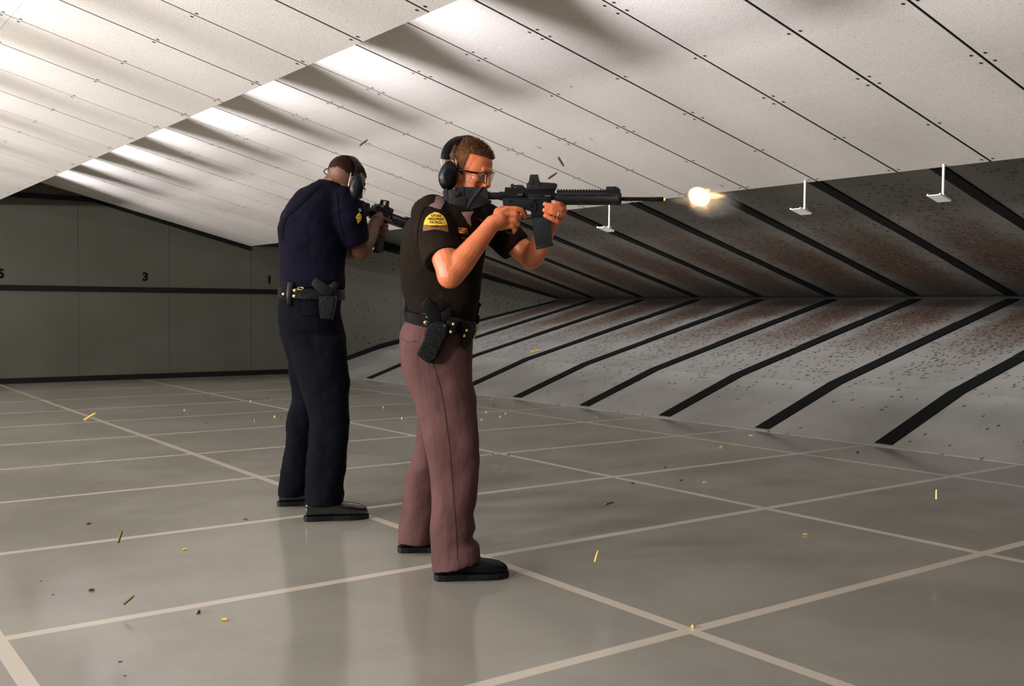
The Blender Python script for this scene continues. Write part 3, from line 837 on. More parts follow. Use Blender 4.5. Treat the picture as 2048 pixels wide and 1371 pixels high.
plate(F1, B1, 'belt_buckle', [(958, 646), (961, 647), (946, 681), (943.5, 680)], -.12, .08, M_gold, .001)
plate(F1, B1, 'key_holder', [(925, 676), (938, 675), (939, 690), (930, 700), (922, 690)], -.16, .015, M_leather, .003)
plate(F1, B1, 'magazine_pouch', [(811, 592), (817, 590), (822, 598), (820, 640), (812, 644), (807, 625)], -.06, .07, M_leather, .005)
for x, y in ((856.5, 632.5), (851.5, 644.5)): knob(F1, B1, 'snap', x, y, -.20, .0082, M_gold)
for x, y, w in ((902, 663.5, -.227), (907, 648, -.227), (933.5, 660.5, -.167), (929, 671, -.167)): knob(F1, B1, 'snap', x, y, w, .0062, M_gold)
knob(F1, Hs, 'holster_button', 892, 652, -.237, .009, M_plas, .006)
# radio on the far hip
R1 = empty('radio', F1.P(958, 640, .10), 'black handheld radio on the near officer\'s belt, just right of the brown shirt', 'radio')
plate(F1, R1, 'radio_body', [(953, 600), (963, 608), (960, 616), (958, 648), (950, 648)], .09, .03, M_plas2, .002)
plate(F1, R1, 'display', [(959.3, 613), (962, 614), (958.6, 631), (955.8, 630)], .086, .004, M_galv, .0005)
# holstered pistol
G1 = empty('pistol', F1.P(866, 625, -.21), 'black pistol grip sticking up out of the near officer\'s holster', 'pistol')
plate(F1, G1, 'grip', [(856, 594), (841, 609), (843, 613), (859, 645), (884, 648), (881, 622), (868, 604)], -.222, .028, M_plas2, .006)
plate(F1, G1, 'slide', [(872, 630), (893, 618), (901, 622), (903, 630), (885, 650), (868, 650)], -.219, .024, M_plas2, .003)
plate(F1, G1, 'rear_sight', [(892, 619), (900, 614), (903, 617), (902, 623), (895, 624)], -.214, .012, M_plas2, .001)
# ear muffs and glasses
def strap(bm, path, wid, th, wv):
    """ribbon along path, wide along wv"""
    rings = []
    for i, p in enumerate(path):
        d = (path[min(i+1, len(path)-1)]-path[max(i-1, 0)]).normalized()
        a = (wv-d*wv.dot(d)).normalized()*wid/2; b = d.cross(a.normalized())*th/2
        rings.append([bm.verts.new(p+q) for q in (a*.8+b, a, a*.8-b, -a*.8-b, -a, -a*.8+b)])
    for A, B in zip(rings[:-1], rings[1:]):
        for k in range(6): bm.faces.new((A[k], A[(k+1) % 6], B[(k+1) % 6], B[k]))
    bm.faces.new(rings[0][::-1]); bm.faces.new(rings[-1])
EM1 = empty('ear_muffs', F1.P(897, 352, -.11), 'black ear muffs with a padded headband on the near officer\'s head', 'ear muffs')
def cup(fig, parent, x, y, w, ru, rv, rd, side, rot=0, name='ear_cup'):
    c = fig.P(x, y, w); bm = bmesh.new()
    R_ = Matrix((RH, FH, UP)).transposed() @ Matrix.Rotation(rot, 3, 'Y')
    ellipsoid(bm, c, (ru, rd, rv), M=R_, seg=32)
    for v in bm.verts:
        q = R_.inverted() @ (v.co-c)
        if q.z > 0: q.x *= 1-.22*(q.z/rv)
        q.y = max(q.y, -rd*.86) if side < 0 else min(q.y, rd*.86)
        v.co = c+R_ @ q
    o = bmobj(name, bm, M_plas, parent, 60)
    bm = bmesh.new(); c2 = c+FH*(-side)*rd*.55
    ellipsoid(bm, c2, (ru*.92, rd*.55, rv*.88), M=R_, seg=24); bmobj('ear_cushion', bm, M_foam, o, 60)
    return o
cup(F1, EM1, 897, 351, -.115, .041, .060, .034, -1, .10)
cup(F1, EM1, 938, 346, .075, .036, .055, .030, 1, .10)
wv = (H1.to_3x3() @ Vector((1, 0, .1))).normalized()
bm = bmesh.new()
path = catmull([F1.P(890, 318, -.122), F1.P(892, 305, -.118), F1.P(899, 290, -.105), F1.P(911, 279, -.075), F1.P(926, 273.5, -.035), F1.P(940, 277, .01), F1.P(948, 290, .045), F1.P(948, 312, .068)], 8)
strap(bm, path, .036, .010, (RH*.9+UP*.1)); bmobj('headband', bm, M_plas2, EM1, 60)
bm = bmesh.new(); tube(bm, catmull([F1.P(899, 309, -.122), F1.P(909, 315, -.118), F1.P(912, 324, -.115), F1.P(913, 338, -.113)], 5), .0016, 6)
bmobj('wire_yoke', bm, M_wire, EM1, 60); bm = bmesh.new()
tube(bm, catmull([F1.P(888, 314, -.122), F1.P(883.5, 318, -.122), F1.P(883, 326, -.122), F1.P(885, 331, -.122)], 5), .0026, 6)
bmobj('wire_yoke', bm, M_wire, EM1, 60)
plate(F1, EM1, 'slider', [(887, 307), (899, 306), (900, 316), (887, 317)], -.133, .012, M_plas2, .002)
GL1 = empty('safety_glasses', F1.P(960, 350, -.09), 'smoked wraparound safety glasses on the near officer\'s face', 'glasses')
bm = bmesh.new(); strap(bm, catmull([F1.P(915, 339, -.118), F1.P(930, 341.5, -.125), F1.P(942, 344, -.124), F1.P(955, 346, -.112)], 6), .0075, .003, UP*1.0)
bmobj('temple_arm', bm, M_plas2, GL1, 60)
bm = bmesh.new()
up_ = [F1.P(952, 345, -.113), F1.P(964, 345.5, -.100), F1.P(975, 345.5, -.080), F1.P(983, 345, -.055), F1.P(988.5, 345, -.015), F1.P(989.5, 345.5, .02)]
lo_ = [F1.P(952.5, 350, -.113), F1.P(959, 361, -.100), F1.P(970, 367, -.082), F1.P(980, 363, -.058), F1.P(982.5, 365, -.02), F1.P(983, 357, .02)]
U_, L_ = catmull(up_, 6), catmull(lo_, 6)
rows_ = [[bm.verts.new(u.lerp(l, t)) for u, l in zip(U_, L_)] for t in (0, .33, .66, 1)]
for A, B in zip(rows_[:-1], rows_[1:]):
    for i in range(len(A)-1): bm.faces.new((A[i], A[i+1], B[i+1], B[i]))
g_ = bmesh.ops.extrude_face_region(bm, geom=bm.faces[:])
for q in g_['geom']:
    if isinstance(q, bmesh.types.BMVert): q.co -= (RH*.6-FH*.8)*.0015*-1
LN = bmobj('lens', bm, M_lens, GL1, 60); LN['label'] = 'smoked transparent lens'
bm = bmesh.new(); tube(bm, U_, .0016, 6); bmobj('brow_bar', bm, M_plas2, GL1, 60)
# ---------------------------------------------------------------- rifle, built once about its own axis then copied
M_gun = mat('anodised_gun_metal', (.004, .004, .005), .5, .1, spec=.2, var=.2, vscale=20)
M_poly = mat('black_polymer', (.004, .004, .005), .42, spec=.32, bump=.15, bscale=400)
M_poly2 = mat('dark_grey_polymer', (.010, .0105, .0125), .5, spec=.25)
M_steel = mat('bare_bolt_steel', (.65, .68, .68), .25, 1)
KR = .00201; RX, RZ = 1060.0, 397.0
def make_rifle(loc, label):
    root = empty('rifle', loc, label, 'rifle')
    X = lambda px: (px-RX)*KR
    Z = lambda py: (RZ-py)*KR
    def pl(name, pts, th, m, bev=.0012, par=root, off=0, extra=None):
        bm = bmesh.new(); poly(bm, [(X(a), Z(b)) for a, b in pts], th, bevel=bev, off=off)
        if extra: extra(bm)
        return lk(name, bm, m, par)
    def lk(name, bm, m, par=root):
        bmesh.ops.recalc_face_normals(bm, faces=bm.faces[:])
        me = bpy.data.meshes.new(name); bm.to_mesh(me); bm.free(); me.materials.append(m)
        me.polygons.foreach_set('use_smooth', [True]*len(me.polygons)); me.set_sharp_from_angle(angle=math.radians(35))
        o = bpy.data.objects.new(name, me); COL.objects.link(o); o.parent = par; return o
    def cyl(bm, x0, x1, y, r, off=0, n=20, r1=None):
        tube(bm, [Vector((X(x0), off, Z(y))), Vector((X(x1), off, Z(y)))], [r, r if r1 is None else r1], n)
    def side(bm, x, y, r, h, off, n=16):
        tube(bm, [Vector((X(x), off, Z(y))), Vector((X(x), off-h, Z(y)))], [r, r*.85], n)
    # stock
    def ex(bm):
        box(bm, (X(899), -.026, Z(417)), (X(934), -.018, Z(398)), bevel=.001)
        for i in range(4): box(bm, (X(912), -.0275, Z(403.5+3*i)), (X(925), -.024, Z(402+3*i)))
        for y in (396, 400.5, 405): box(bm, (X(940), -.0225, Z(y+1)), (X(970), -.019, Z(y)))
        side(bm, 917.6, 389, .011, .012, -.018); side(bm, 917.6, 389, .005, .016, -.018)
        box(bm, (X(911), -.025, Z(396)), (X(914), -.018, Z(375))); box(bm, (X(926), -.025, Z(394)), (X(929), -.018, Z(374.5)))
        cyl(bm, 914, 975, 383, .0165)
        side(bm, 904, 402.5, .003, .003, -.025); side(bm, 903.5, 409, .003, .003, -.025)
    st = pl('stock', [(896, 382), (912, 380), (915, 375.5), (931, 375.5), (966, 376.5), (970, 382), (977, 383.5), (977, 401), (984, 402), (983, 404), (973, 409), (963, 414), (941, 421), (925, 426), (906, 429), (898, 412)], .038, M_poly, .003, extra=ex)
    pl('butt_pad', [(887, 385), (891, 380), (897, 379.5), (898, 412), (905, 431), (898, 430), (890, 412)], .042, M_poly2, .002, st)
    def slg(bm): pass
    bm = bmesh.new(); tube(bm, [Vector((X(968), .0, Z(409)))+Vector((math.cos(q*PI/8), 0, math.sin(q*PI/8)))*.0095 for q in range(16)], .0032, 8, closed=True); lk('sling_loop', bm, M_poly2, st)
    bm = bmesh.new(); pth = catmull([Vector((X(968), 0, Z(376))), Vector((X(962), -.024, Z(379))), Vector((X(953), -.0255, Z(390))), Vector((X(944), -.025, Z(402))), Vector((X(934), -.022, Z(420)))], 6)
    strap(bm, pth, .012, .003, Vector((1, 0, .5))); lk('sling', bm, M_foam)
    bm = bmesh.new(); cyl(bm, 974, 1009, 392, .0145); cyl(bm, 999, 1008, 392, .0175); cyl(bm, 976, 979, 392, .0165); lk('buffer_tube', bm, M_gun)
    # receivers
    def eu(bm):
        cyl(bm, 1006, 1108, 392, .0155)
        box(bm, (X(1056), -.0175, Z(398.2)), (X(1104), -.0145, Z(388)), bevel=.001)
        tube(bm, [Vector((X(1037), -.012, Z(391))), Vector((X(1047), -.026, Z(391)))], [.008, .0075], 12)
        for i in range(8): box(bm, (X(1012+4.8*i), -.011, Z(376.6)), (X(1014.6+4.8*i), .011, Z(375)))
    ur = pl('upper_receiver', [(1010, 376), (1050, 376.5), (1056, 379), (1109, 380), (1110, 398), (1006, 398.5), (1006, 389), (1010, 386)], .026, M_gun, .002, extra=eu)
    bm = bmesh.new(); box(bm, (X(1089), -.019, Z(393.6)), (X(1100), -.0165, Z(391.8)))
    lk('bolt', bm, M_steel, ur)
    bm = bmesh.new(); box(bm, (X(1058), -.019, Z(399.4)), (X(1101), -.0145, Z(396.6)), bevel=.0006); lk('dust_cover', bm, M_poly2, ur)
    def el(bm):
        side(bm, 1020, 403.4, .0052, .004, -.0135)
        box(bm, (X(1060), -.018, Z(407)), (X(1070), -.013, Z(399.5)), bevel=.001)
        side(bm, 1063, 412, .0065, .005, -.014)
        box(bm, (X(1069), -.0185, Z(423)), (X(1072), -.0135, Z(407)), bevel=.0006)
        box(bm, (X(1085), -.0165, Z(404)), (X(1101), -.0125, Z(399.5)), bevel=.0008)
    pl('lower_receiver', [(1005, 398), (1103, 398), (1101, 404), (1099, 430), (1098.5, 433), (1063, 436.5), (1063, 421), (1052, 418.5), (1030, 412), (1006.6, 410.5)], .027, M_gun, .002, extra=el)
    bm = bmesh.new(); tube(bm, catmull([Vector((X(1064), 0, Z(435.5))), Vector((X(1050), 0, Z(436.8))), Vector((X(1040), 0, Z(435.5))), Vector((X(1037), 0, Z(428)))], 5), .0026, 8); lk('trigger_guard', bm, M_gun)
    bm = bmesh.new(); tube(bm, catmull([Vector((X(1049), 0, Z(417))), Vector((X(1052), 0, Z(424))), Vector((X(1054), 0, Z(431)))], 5), .0028, 8); lk('trigger', bm, M_gun)
    pl('pistol_grip', [(1020, 410), (1043, 414), (1040, 428), (1031, 461), (1027, 467), (1012, 464), (1011, 459), (1021, 428)], .024, M_poly, .005)
    def em(bm):
        for i in range(3): box(bm, (X(1074+8*i), -.0125, Z(480)), (X(1075.5+8*i), -.0105, Z(447)))
    mg = pl('magazine', [(1064, 434), (1098.5, 431), (1101, 446), (1103, 465), (1104.5, 486), (1072.5, 495), (1068, 470), (1065.5, 450)], .022, M_poly2, .002)
    pl('floor_plate', [(1071.8, 493.5), (1104.5, 484), (1107, 487), (1106, 490.5), (1074, 498), (1072, 497)], .027, M_poly, .001, mg)
    # handguard
    bm = bmesh.new(); r = .0262
    tube(bm, [Vector((X(a), 0, Z(396.4))) for a in (1109, 1111, 1113, 1114, 1232, 1233, 1237, 1240, 1241)], [r*.8, r*.8, r*.8, r, r, r*1.035, r*1.035, r*.95, r*.8], 28)
    box(bm, (X(1113), -.0105, Z(384.5)), (X(1232), .0105, Z(380.6)))
    for i in range(21): box(bm, (X(1114.5+5.6*i), -.0105, Z(381)), (X(1117.5+5.6*i), .0105, Z(378.6)), bevel=.0005)
    hg = lk('handguard', bm, M_poly)
    bm = bmesh.new()
    for a0 in (1125, 1159, 1193):
        for ang in (-20, 35):
            for q in range(1):
                A_ = math.radians(ang); yy, zz = -math.cos(A_), -math.sin(A_)
                c0 = Vector((X(a0+3), yy*(r+.0002), Z(396.4)+zz*(r+.0002))); c1 = Vector((X(a0+27), yy*(r+.0002), Z(396.4)+zz*(r+.0002)))
                tube(bm, [c0, c1], .0022, 6)
    for a0 in (1125, 1157, 1188, 1220): side(bm, a0, 392.6, .003, .0012, -.0258, 10)
    lk('vent_slots', bm, M_dark, hg)
    bm = bmesh.new(); cyl(bm, 1240, 1301, 397, .0082, r1=.0080); lk('barrel', bm, M_gun)
    bm = bmesh.new(); tube(bm, [Vector((X(a), 0, Z(397.3))) for a in (1299, 1300, 1303, 1303.4, 1305, 1305.4, 1308, 1308.4, 1310, 1310.4, 1323, 1325)], [.0085, .0095, .0095, .0083, .0083, .0095, .0095, .0083, .0083, .0096, .0096, .0085], 20); lk('flash_hider', bm, M_gun)
    # sights
    hood = [(1053, 376.7), (1053, 368), (1056, 366.5), (1059, 361), (1058.4, 357.7), (1060, 351), (1076, 351), (1077, 359), (1080, 365.7), (1080, 377)]
    hs = pl('holographic_sight', [(1053, 379), (1053, 368), (1056, 366.5), (1080, 365.7), (1109.4, 367.2), (1113, 369), (1114, 371.5), (1112.5, 377), (1109.4, 380), (1055, 380)], .036, M_poly2, .002)
    bm = bmesh.new()
    hp = [(1054, 370), (1056, 366.5), (1059, 361), (1058.4, 357.7), (1060, 351), (1076, 351), (1077, 359), (1080, 365.7), (1081, 370)]
    for off in (-.0175, .0175): poly(bm, [(X(a), Z(b)) for a, b in hp], .003, off=off, bevel=.0006)
    box(bm, (X(1060), -.019, Z(353)), (X(1076), .019, Z(350.7)), bevel=.0008)
    side(bm, 1063.5, 366.8, .0088, .003, -.0185, 20); side(bm, 1077, 369.4, .0080, .003, -.0185, 20)
    side(bm, 1063.5, 366.8, .004, .0045, -.0185, 12); side(bm, 1077, 369.4, .004, .0045, -.0185, 12)
    lk('sight_hood', bm, M_poly2, hs)
    bm = bmesh.new(); box(bm, (X(1066), -.016, Z(368)), (X(1067), .016, Z(352.5))); lk('window', bm, M_lens, hs)
    def er(bm): 
        tube(bm, [Vector((X(1025), -.012, Z(371.8))), Vector((X(1025), .012, Z(371.8)))], .0072, 14)
        cyl(bm, 1023, 1036, 372, .004)
    pl('rear_sight', [(1034, 370), (1045, 370.6), (1051, 376.5), (1033, 377)], .018, M_poly2, .001, extra=er)
    def ef(bm): side(bm, 1226, 375.6, .0045, .004, -.009, 12)
    pl('front_sight', [(1211, 374), (1213, 373), (1230, 372.8), (1236, 376), (1240, 381), (1238, 384), (1216, 382), (1215, 379), (1211, 377)], .020, M_poly2, .001, extra=ef)
    return root
def copy_tree(o, parent=None):
    c = o.copy(); COL.objects.link(c); c.parent = parent
    for ch in list(o.children): copy_tree(ch, c)
    return c
def axes(x, y, z): return Matrix((x, y, z)).transposed().to_4x4()
G_RIFLE = make_rifle((0, 0, 0), 'black rifle with a holographic sight, seen side on, held by the officer in brown')
# local x = muzzle, local -y = the rifle's right side facing the viewer
PR = at(RX, RZ, 4.20-.14)
rx = (CR*math.cos(.004)-CU*math.sin(.004)).normalized()
ry = (CF-rx*CF.dot(rx)).normalized(); rz = rx.cross(ry)
G_RIFLE.matrix_world = Matrix.Translation(PR) @ axes(rx, ry, rz)
bpy.context.view_layer.update()
# ---------------------------------------------------------------- officer in navy
F2 = Fig(5.22)
P2 = empty('person', onfloor(640, 1030), 'person in a dark navy uniform seen from behind, aiming a black rifle away', 'person')
H2 = headT(F2, 694, 357, -.02, 55, 30, -6)
bm = bmesh.new()
head_parts(bm, H2, .008)
F2.caps(bm, [(682, 352, .03, .060), (668, 372, .0, .066), (655, 395, .0, .085)])
F2.rows(bm, [(385, 612, 690, .02, .09), (430, 585, 690, .02, .13), (500, 575, 680, .0, .12), (580, 572, 676, 0, .12), (640, 570, 678, 0, .13), (690, 578, 685, 0, .12)])
F2.caps(bm, [(640, 680, -.06, .075), (655, 830, -.10, .055), (650, 920, -.13, .045), (645, 990, -.15, .035)])
F2.caps(bm, [(605, 680, .08, .075), (612, 815, .12, .055), (598, 920, .16, .043), (590, 965, .18, .035)])
F2.caps(bm, [(690, 400, -.08, .058), (704, 445, -.03, .055), (716, 485, .03, .052), (719, 500, .05, .052)])
F2.caps(bm, [(719, 502, .05, .052), (728, 490, .09, .050), (739, 470, .16, .042), (747, 452, .22, .034), (751, 442, .25, .030)])
F2.caps(bm, [(612, 415, .14, .052), (655, 462, .28, .048), (694, 503, .36, .046), (730, 486, .42, .040), (757, 462, .46, .032)])
hand(F2, bm, [[(752, 440, .25, .03), (758, 432, .28, .024)], [(752, 446, .25, .026), (760, 444, .27, .020)],
              [(757, 462, .45, .03), (764, 455, .44, .026)], [(760, 448, .44, .024), (768, 445, .42, .018)]],
     [[(764, 446, .41, .0135), (771, 443, .37, .0125), (776, 441, .35, .012), (781, 442, .35, .010)],
      [(766, 452, .40, .0135), (773, 451, .36, .0125), (770, 450, .33, .011), (763, 449, .33, .010)],
      [(766, 459, .40, .0135), (773, 459, .36, .0125), (769, 458, .33, .011), (762, 457, .33, .010)],
      [(765, 466, .40, .0125), (771, 467, .36, .0115), (767, 466, .34, .010), (761, 465, .34, .009)],
      [(758, 432, .28, .013), (766, 436, .31, .011), (770, 438, .34, .010)]])
BODY2 = vox('body', bm, .0035, [M_skin2], P2, 3)
def hl2(p):
    if p.x > .082 and p.z < .055: return False
    if p.x < .03: return p.z > -.008+.25*max(0, p.x)+.006*math.sin(p.y*90)
    return p.z > .052
hair_shell('hair', H2, P2, M_hair2, .0028, hl2, lambda p: max(.35, min(1.1, (p.z+.02)/.09)), 5, 3600, .007)
bm = bmesh.new()
F2.rows(bm, [(364, 636, 676, .0, .085), (371, 622, 692, .0, .12), (381, 604, 700, .02, .15), (401, 585, 706, .03, .185), (427, 568, 704, .04, .195), (457, 560, 698, .04, .185),
             (490, 560, 692, .03, .17), (533, 563, 689, .02, .155), (560, 561, 688, .0, .155), (577, 561, 688, 0, .155)], ex=2.5)
F2.cone(bm, [(680, 396, -.07, .070), (689, 412, -.07, .088), (697, 434, -.05, .092), (704, 460, -.02, .085), (712, 485, .005, .073)])
ellipsoid(bm, F2.P(682, 403, -.06), (.085, .09, .080), seg=24)
F2.cone(bm, [(606, 408, .12, .09), (640, 440, .2, .085), (662, 462, .26, .075)])
SH2 = vox('shirt', bm, .006, [M_navy], P2, 5, disp=[(.12, .014, 0), (.04, .005, 0)])
bm = bmesh.new()
tube(bm, catmull([F2.P(634, 366, .08), F2.P(642, 362, -.02), F2.P(660, 366, -.075), F2.P(680, 374, -.07), F2.P(692, 380, -.02)], 6), .011, 10)
bmobj('collar', bm, M_navy, SH2, 60)
bm = bmesh.new()
F2.rows(bm, [(583, 562, 684, .0, .155), (600, 561, 682, 0, .16), (620, 560, 680, 0, .165), (645, 560, 683, 0, .168), (665, 564, 687, 0, .16), (690, 570, 691, 0, .14), (712, 576, 694, .0, .10)], ex=2.4)
F2.rows(bm, [(672, 574, 688, -.06, .10), (740, 590, 696, -.08, .10), (799, 609, 697, -.10, .092), (840, 617, 698, -.115, .088), (891, 617, 696, -.13, .085), (936, 613, 692, -.145, .085),
             (970, 610, 686, -.15, .088), (990, 609, 689, -.155, .092), (1007, 610, 684, -.155, .092)], ex=2.4)
F2.rows(bm, [(680, 566, 655, .07, .10), (737, 578, 655, .09, .10), (799, 586, 648, .12, .09), (826, 577, 640, .13, .088), (874, 571.5, 632, .15, .084), (922, 566, 625, .165, .084), (960, 560, 619, .175, .088), (990, 555.5, 612, .18, .092)], ex=2.4)
TR2 = vox('trousers', bm, .006, [M_navyt], P2, 5, disp=[(.14, .018, 0), (.05, .006, 0)])
t2 = bvh_of([TR2]); s2 = bvh_of([SH2])
M_seam2 = mat('navy_seam', (.002, .002, .004), 1, spec=.03)
ontrou('pocket', [(598, 629), (618, 632), (638, 629)], 1.8, t2, M_seam2, TR2)
ontrou('sleeve_seam', [(672, 384), (676, 400), (678, 430), (686, 465), (694, 496)], 1.6, s2, M_seam2, SH2, .001)
drape('chevrons', [(718, 424.5), (723.5, 430), (722.5, 439), (716, 447.5), (711.5, 433)], s2, M_yel, SH2, .003)['label'] = 'yellow three stripe chevrons'
for dy in (-4, 2): ontrou('chevron_gap', [(712.5, 436+dy+1), (717, 437+dy), (723, 433+dy+1)], .9, s2, M_navy, SH2, .0046)
drape('shoulder_patch', [(717, 416), (722, 417), (723, 423), (718, 423)], s2, mat('pale_embroidery', (.25, .25, .28), .8), SH2, .003)
# sling strap over the back
M_web = mat('black_webbing', (.003, .003, .004), .9, spec=.04, bump=.3, bscale=500)
SL2 = ontrou('sling', [(640, 369), (622, 384), (600, 405), (580, 425), (571, 434), (564, 455), (562, 480)], 6.5, s2, M_web, SH2, .004)
plate(F2, SH2, 'sling_buckle', [(566, 425), (575, 424), (577, 433), (568, 435)], -.12, .02, M_plas2, .002)
shoe(P2, onfloor(608, 1041), RH+.28*FH, .322, M_shoe2, M_sole, M_shoe2, None, 1.3)
shoe(P2, onfloor(554.5, 1011), RH+.28*FH, .315, M_shoe2, M_sole, M_shoe2, None, 1.3)
B2 = belt(F2, 587, 589, 561, 686, .056, .163, M_leather, P2)
Hs2 = plate(F2, B2, 'holster', [(637, 592), (668, 590), (671, 596), (668, 615), (662, 640), (640, 637), (637, 615)], -.225, .05, M_leather, .008)
Hs2['label'] = 'black basketweave leather holster'
plate(F2, B2, 'belt_pouch', [(561, 560), (581, 560), (583, 575), (580, 603), (562, 602), (559, 585)], -.15, .05, M_leather, .006)
plate(F2, B2, 'radio_holder', [(575, 562), (587, 564), (586, 590), (582, 610), (574, 612), (572, 590)], -.165, .03, M_plas, .005)
for x, y in ((589.5, 580.5), (588.5, 592)): knob(F2, B2, 'snap', x, y, -.19, .0088, M_gold)
knob(F2, B2, 'snap', 567, 588, -.155, .008, M_gold)
bm = bmesh.new(); c = F2.P(601, 576.5, -.185)
tube(bm, [c+RH*math.cos(q*PI/10)*.015+(UP*.55+FH*.5)*math.sin(q*PI/10)*.011 for q in range(20)], .0022, 8, closed=True); bmobj('key_ring', bm, M_gold, B2, 60)
G2 = empty('pistol', F2.P(650, 572, -.2), 'black pistol grip sticking up out of the far officer\'s holster', 'pistol')
plate(F2, G2, 'grip', [(628, 556), (622, 568), (640, 590), (664, 591), (668, 580), (650, 566), (634, 554)], -.215, .028, M_plas2, .005)
plate(F2, G2, 'slide', [(655, 572), (668, 562), (675, 564), (674, 572), (664, 592), (650, 592)], -.212, .024, M_plas2, .003)
# ear muffs
EM2 = empty('ear_muffs', F2.P(713, 373, -.02), 'black ear muffs with a wire yoke on the far officer\'s head', 'ear muffs')
cup(F2, EM2, 713, 373, -.125, .036, .068, .032, -1, .12)
cup(F2, EM2, 668, 352, .085, .030, .055, .028, 1, .12)
bm = bmesh.new()
strap(bm, catmull([F2.P(714, 352, -.13), F2.P(717, 338, -.12), F2.P(714, 325, -.09), F2.P(705, 315.5, -.04), F2.P(693, 312.5, .01), F2.P(681, 317, .06), F2.P(672, 330, .085)], 8), .034, .010, (RH*.8+FH*.55))
bmobj('headband', bm, M_plas2, EM2, 60)
bm = bmesh.new()
tube(bm, catmull([F2.P(702, 345, -.14), F2.P(699.5, 358, -.15), F2.P(697, 372, -.15)], 5), .002, 6)
bmobj('wire_yoke', bm, M_wire, EM2, 60); bm = bmesh.new()
tube(bm, catmull([F2.P(720, 347, -.13), F2.P(726, 356, -.12), F2.P(725, 366, -.12)], 5), .002, 6)
bmobj('wire_yoke', bm, M_wire, EM2, 60); bm = bmesh.new()
tube(bm, catmull([F2.P(662, 337, .14), F2.P(652, 338, .14), F2.P(648, 343, .14), F2.P(652, 348, .14), F2.P(660, 348, .14)], 6), .0028, 6)
bmobj('wire_yoke', bm, M_plas2, EM2, 60)
GL2 = empty('safety_glasses', F2.P(728, 376, .05), 'dark framed safety glasses at the edge of the far officer\'s face', 'glasses')
bm = bmesh.new(); strap(bm, [F2.P(716, 368, .0), F2.P(724, 373, .02), F2.P(730.5, 378, .07)], .009, .003, UP*1.0); bmobj('temple_arm', bm, M_plas2, GL2, 60)
bm = bmesh.new()
a = [F2.P(729, 375, .06), F2.P(731, 377, .09), F2.P(730, 378, .13)]; b = [F2.P(727, 388, .06), F2.P(728, 389, .09), F2.P(727, 389, .13)]
r0 = [bm.verts.new(q) for q in a]; r1 = [bm.verts.new(q) for q in b]
for i in range(2): bm.faces.new((r0[i], r0[i+1], r1[i+1], r1[i]))
g_ = bmesh.ops.extrude_face_region(bm, geom=bm.faces[:])
for q in g_['geom']:
    if isinstance(q, bmesh.types.BMVert): q.co += RH*.0015
bmobj('lens', bm, M_lens, GL2)
# his rifle: a copy of the first, turned away
R2 = copy_tree(G_RIFLE)
R2['label'] = 'black rifle with a holographic sight, pointing away, held by the officer in navy'
def place_rifle(R, px, py, dist, local, az, el, roll):
    a = math.radians(az); d = (FH*math.cos(a)+RH*math.sin(a))*math.cos(math.radians(el))+UP*math.sin(math.radians(el))
    d.normalize(); rt = d.cross(UP).normalized(); up = rt.cross(d)
    c, s = math.cos(math.radians(roll)), math.sin(math.radians(roll))
    up2 = up*c+rt*s; left = up2.cross(d)
    Mx = axes(d, left, up2)
    L = Vector(((local[0]-RX)*KR, 0, (RZ-local[1])*KR))
    R.matrix_world = Matrix.Translation(at(px, py, dist)-Mx.to_3x3() @ L) @ Mx
place_rifle(R2, 768, 408, 5.60, (1066, 362), 19, -4, 11)
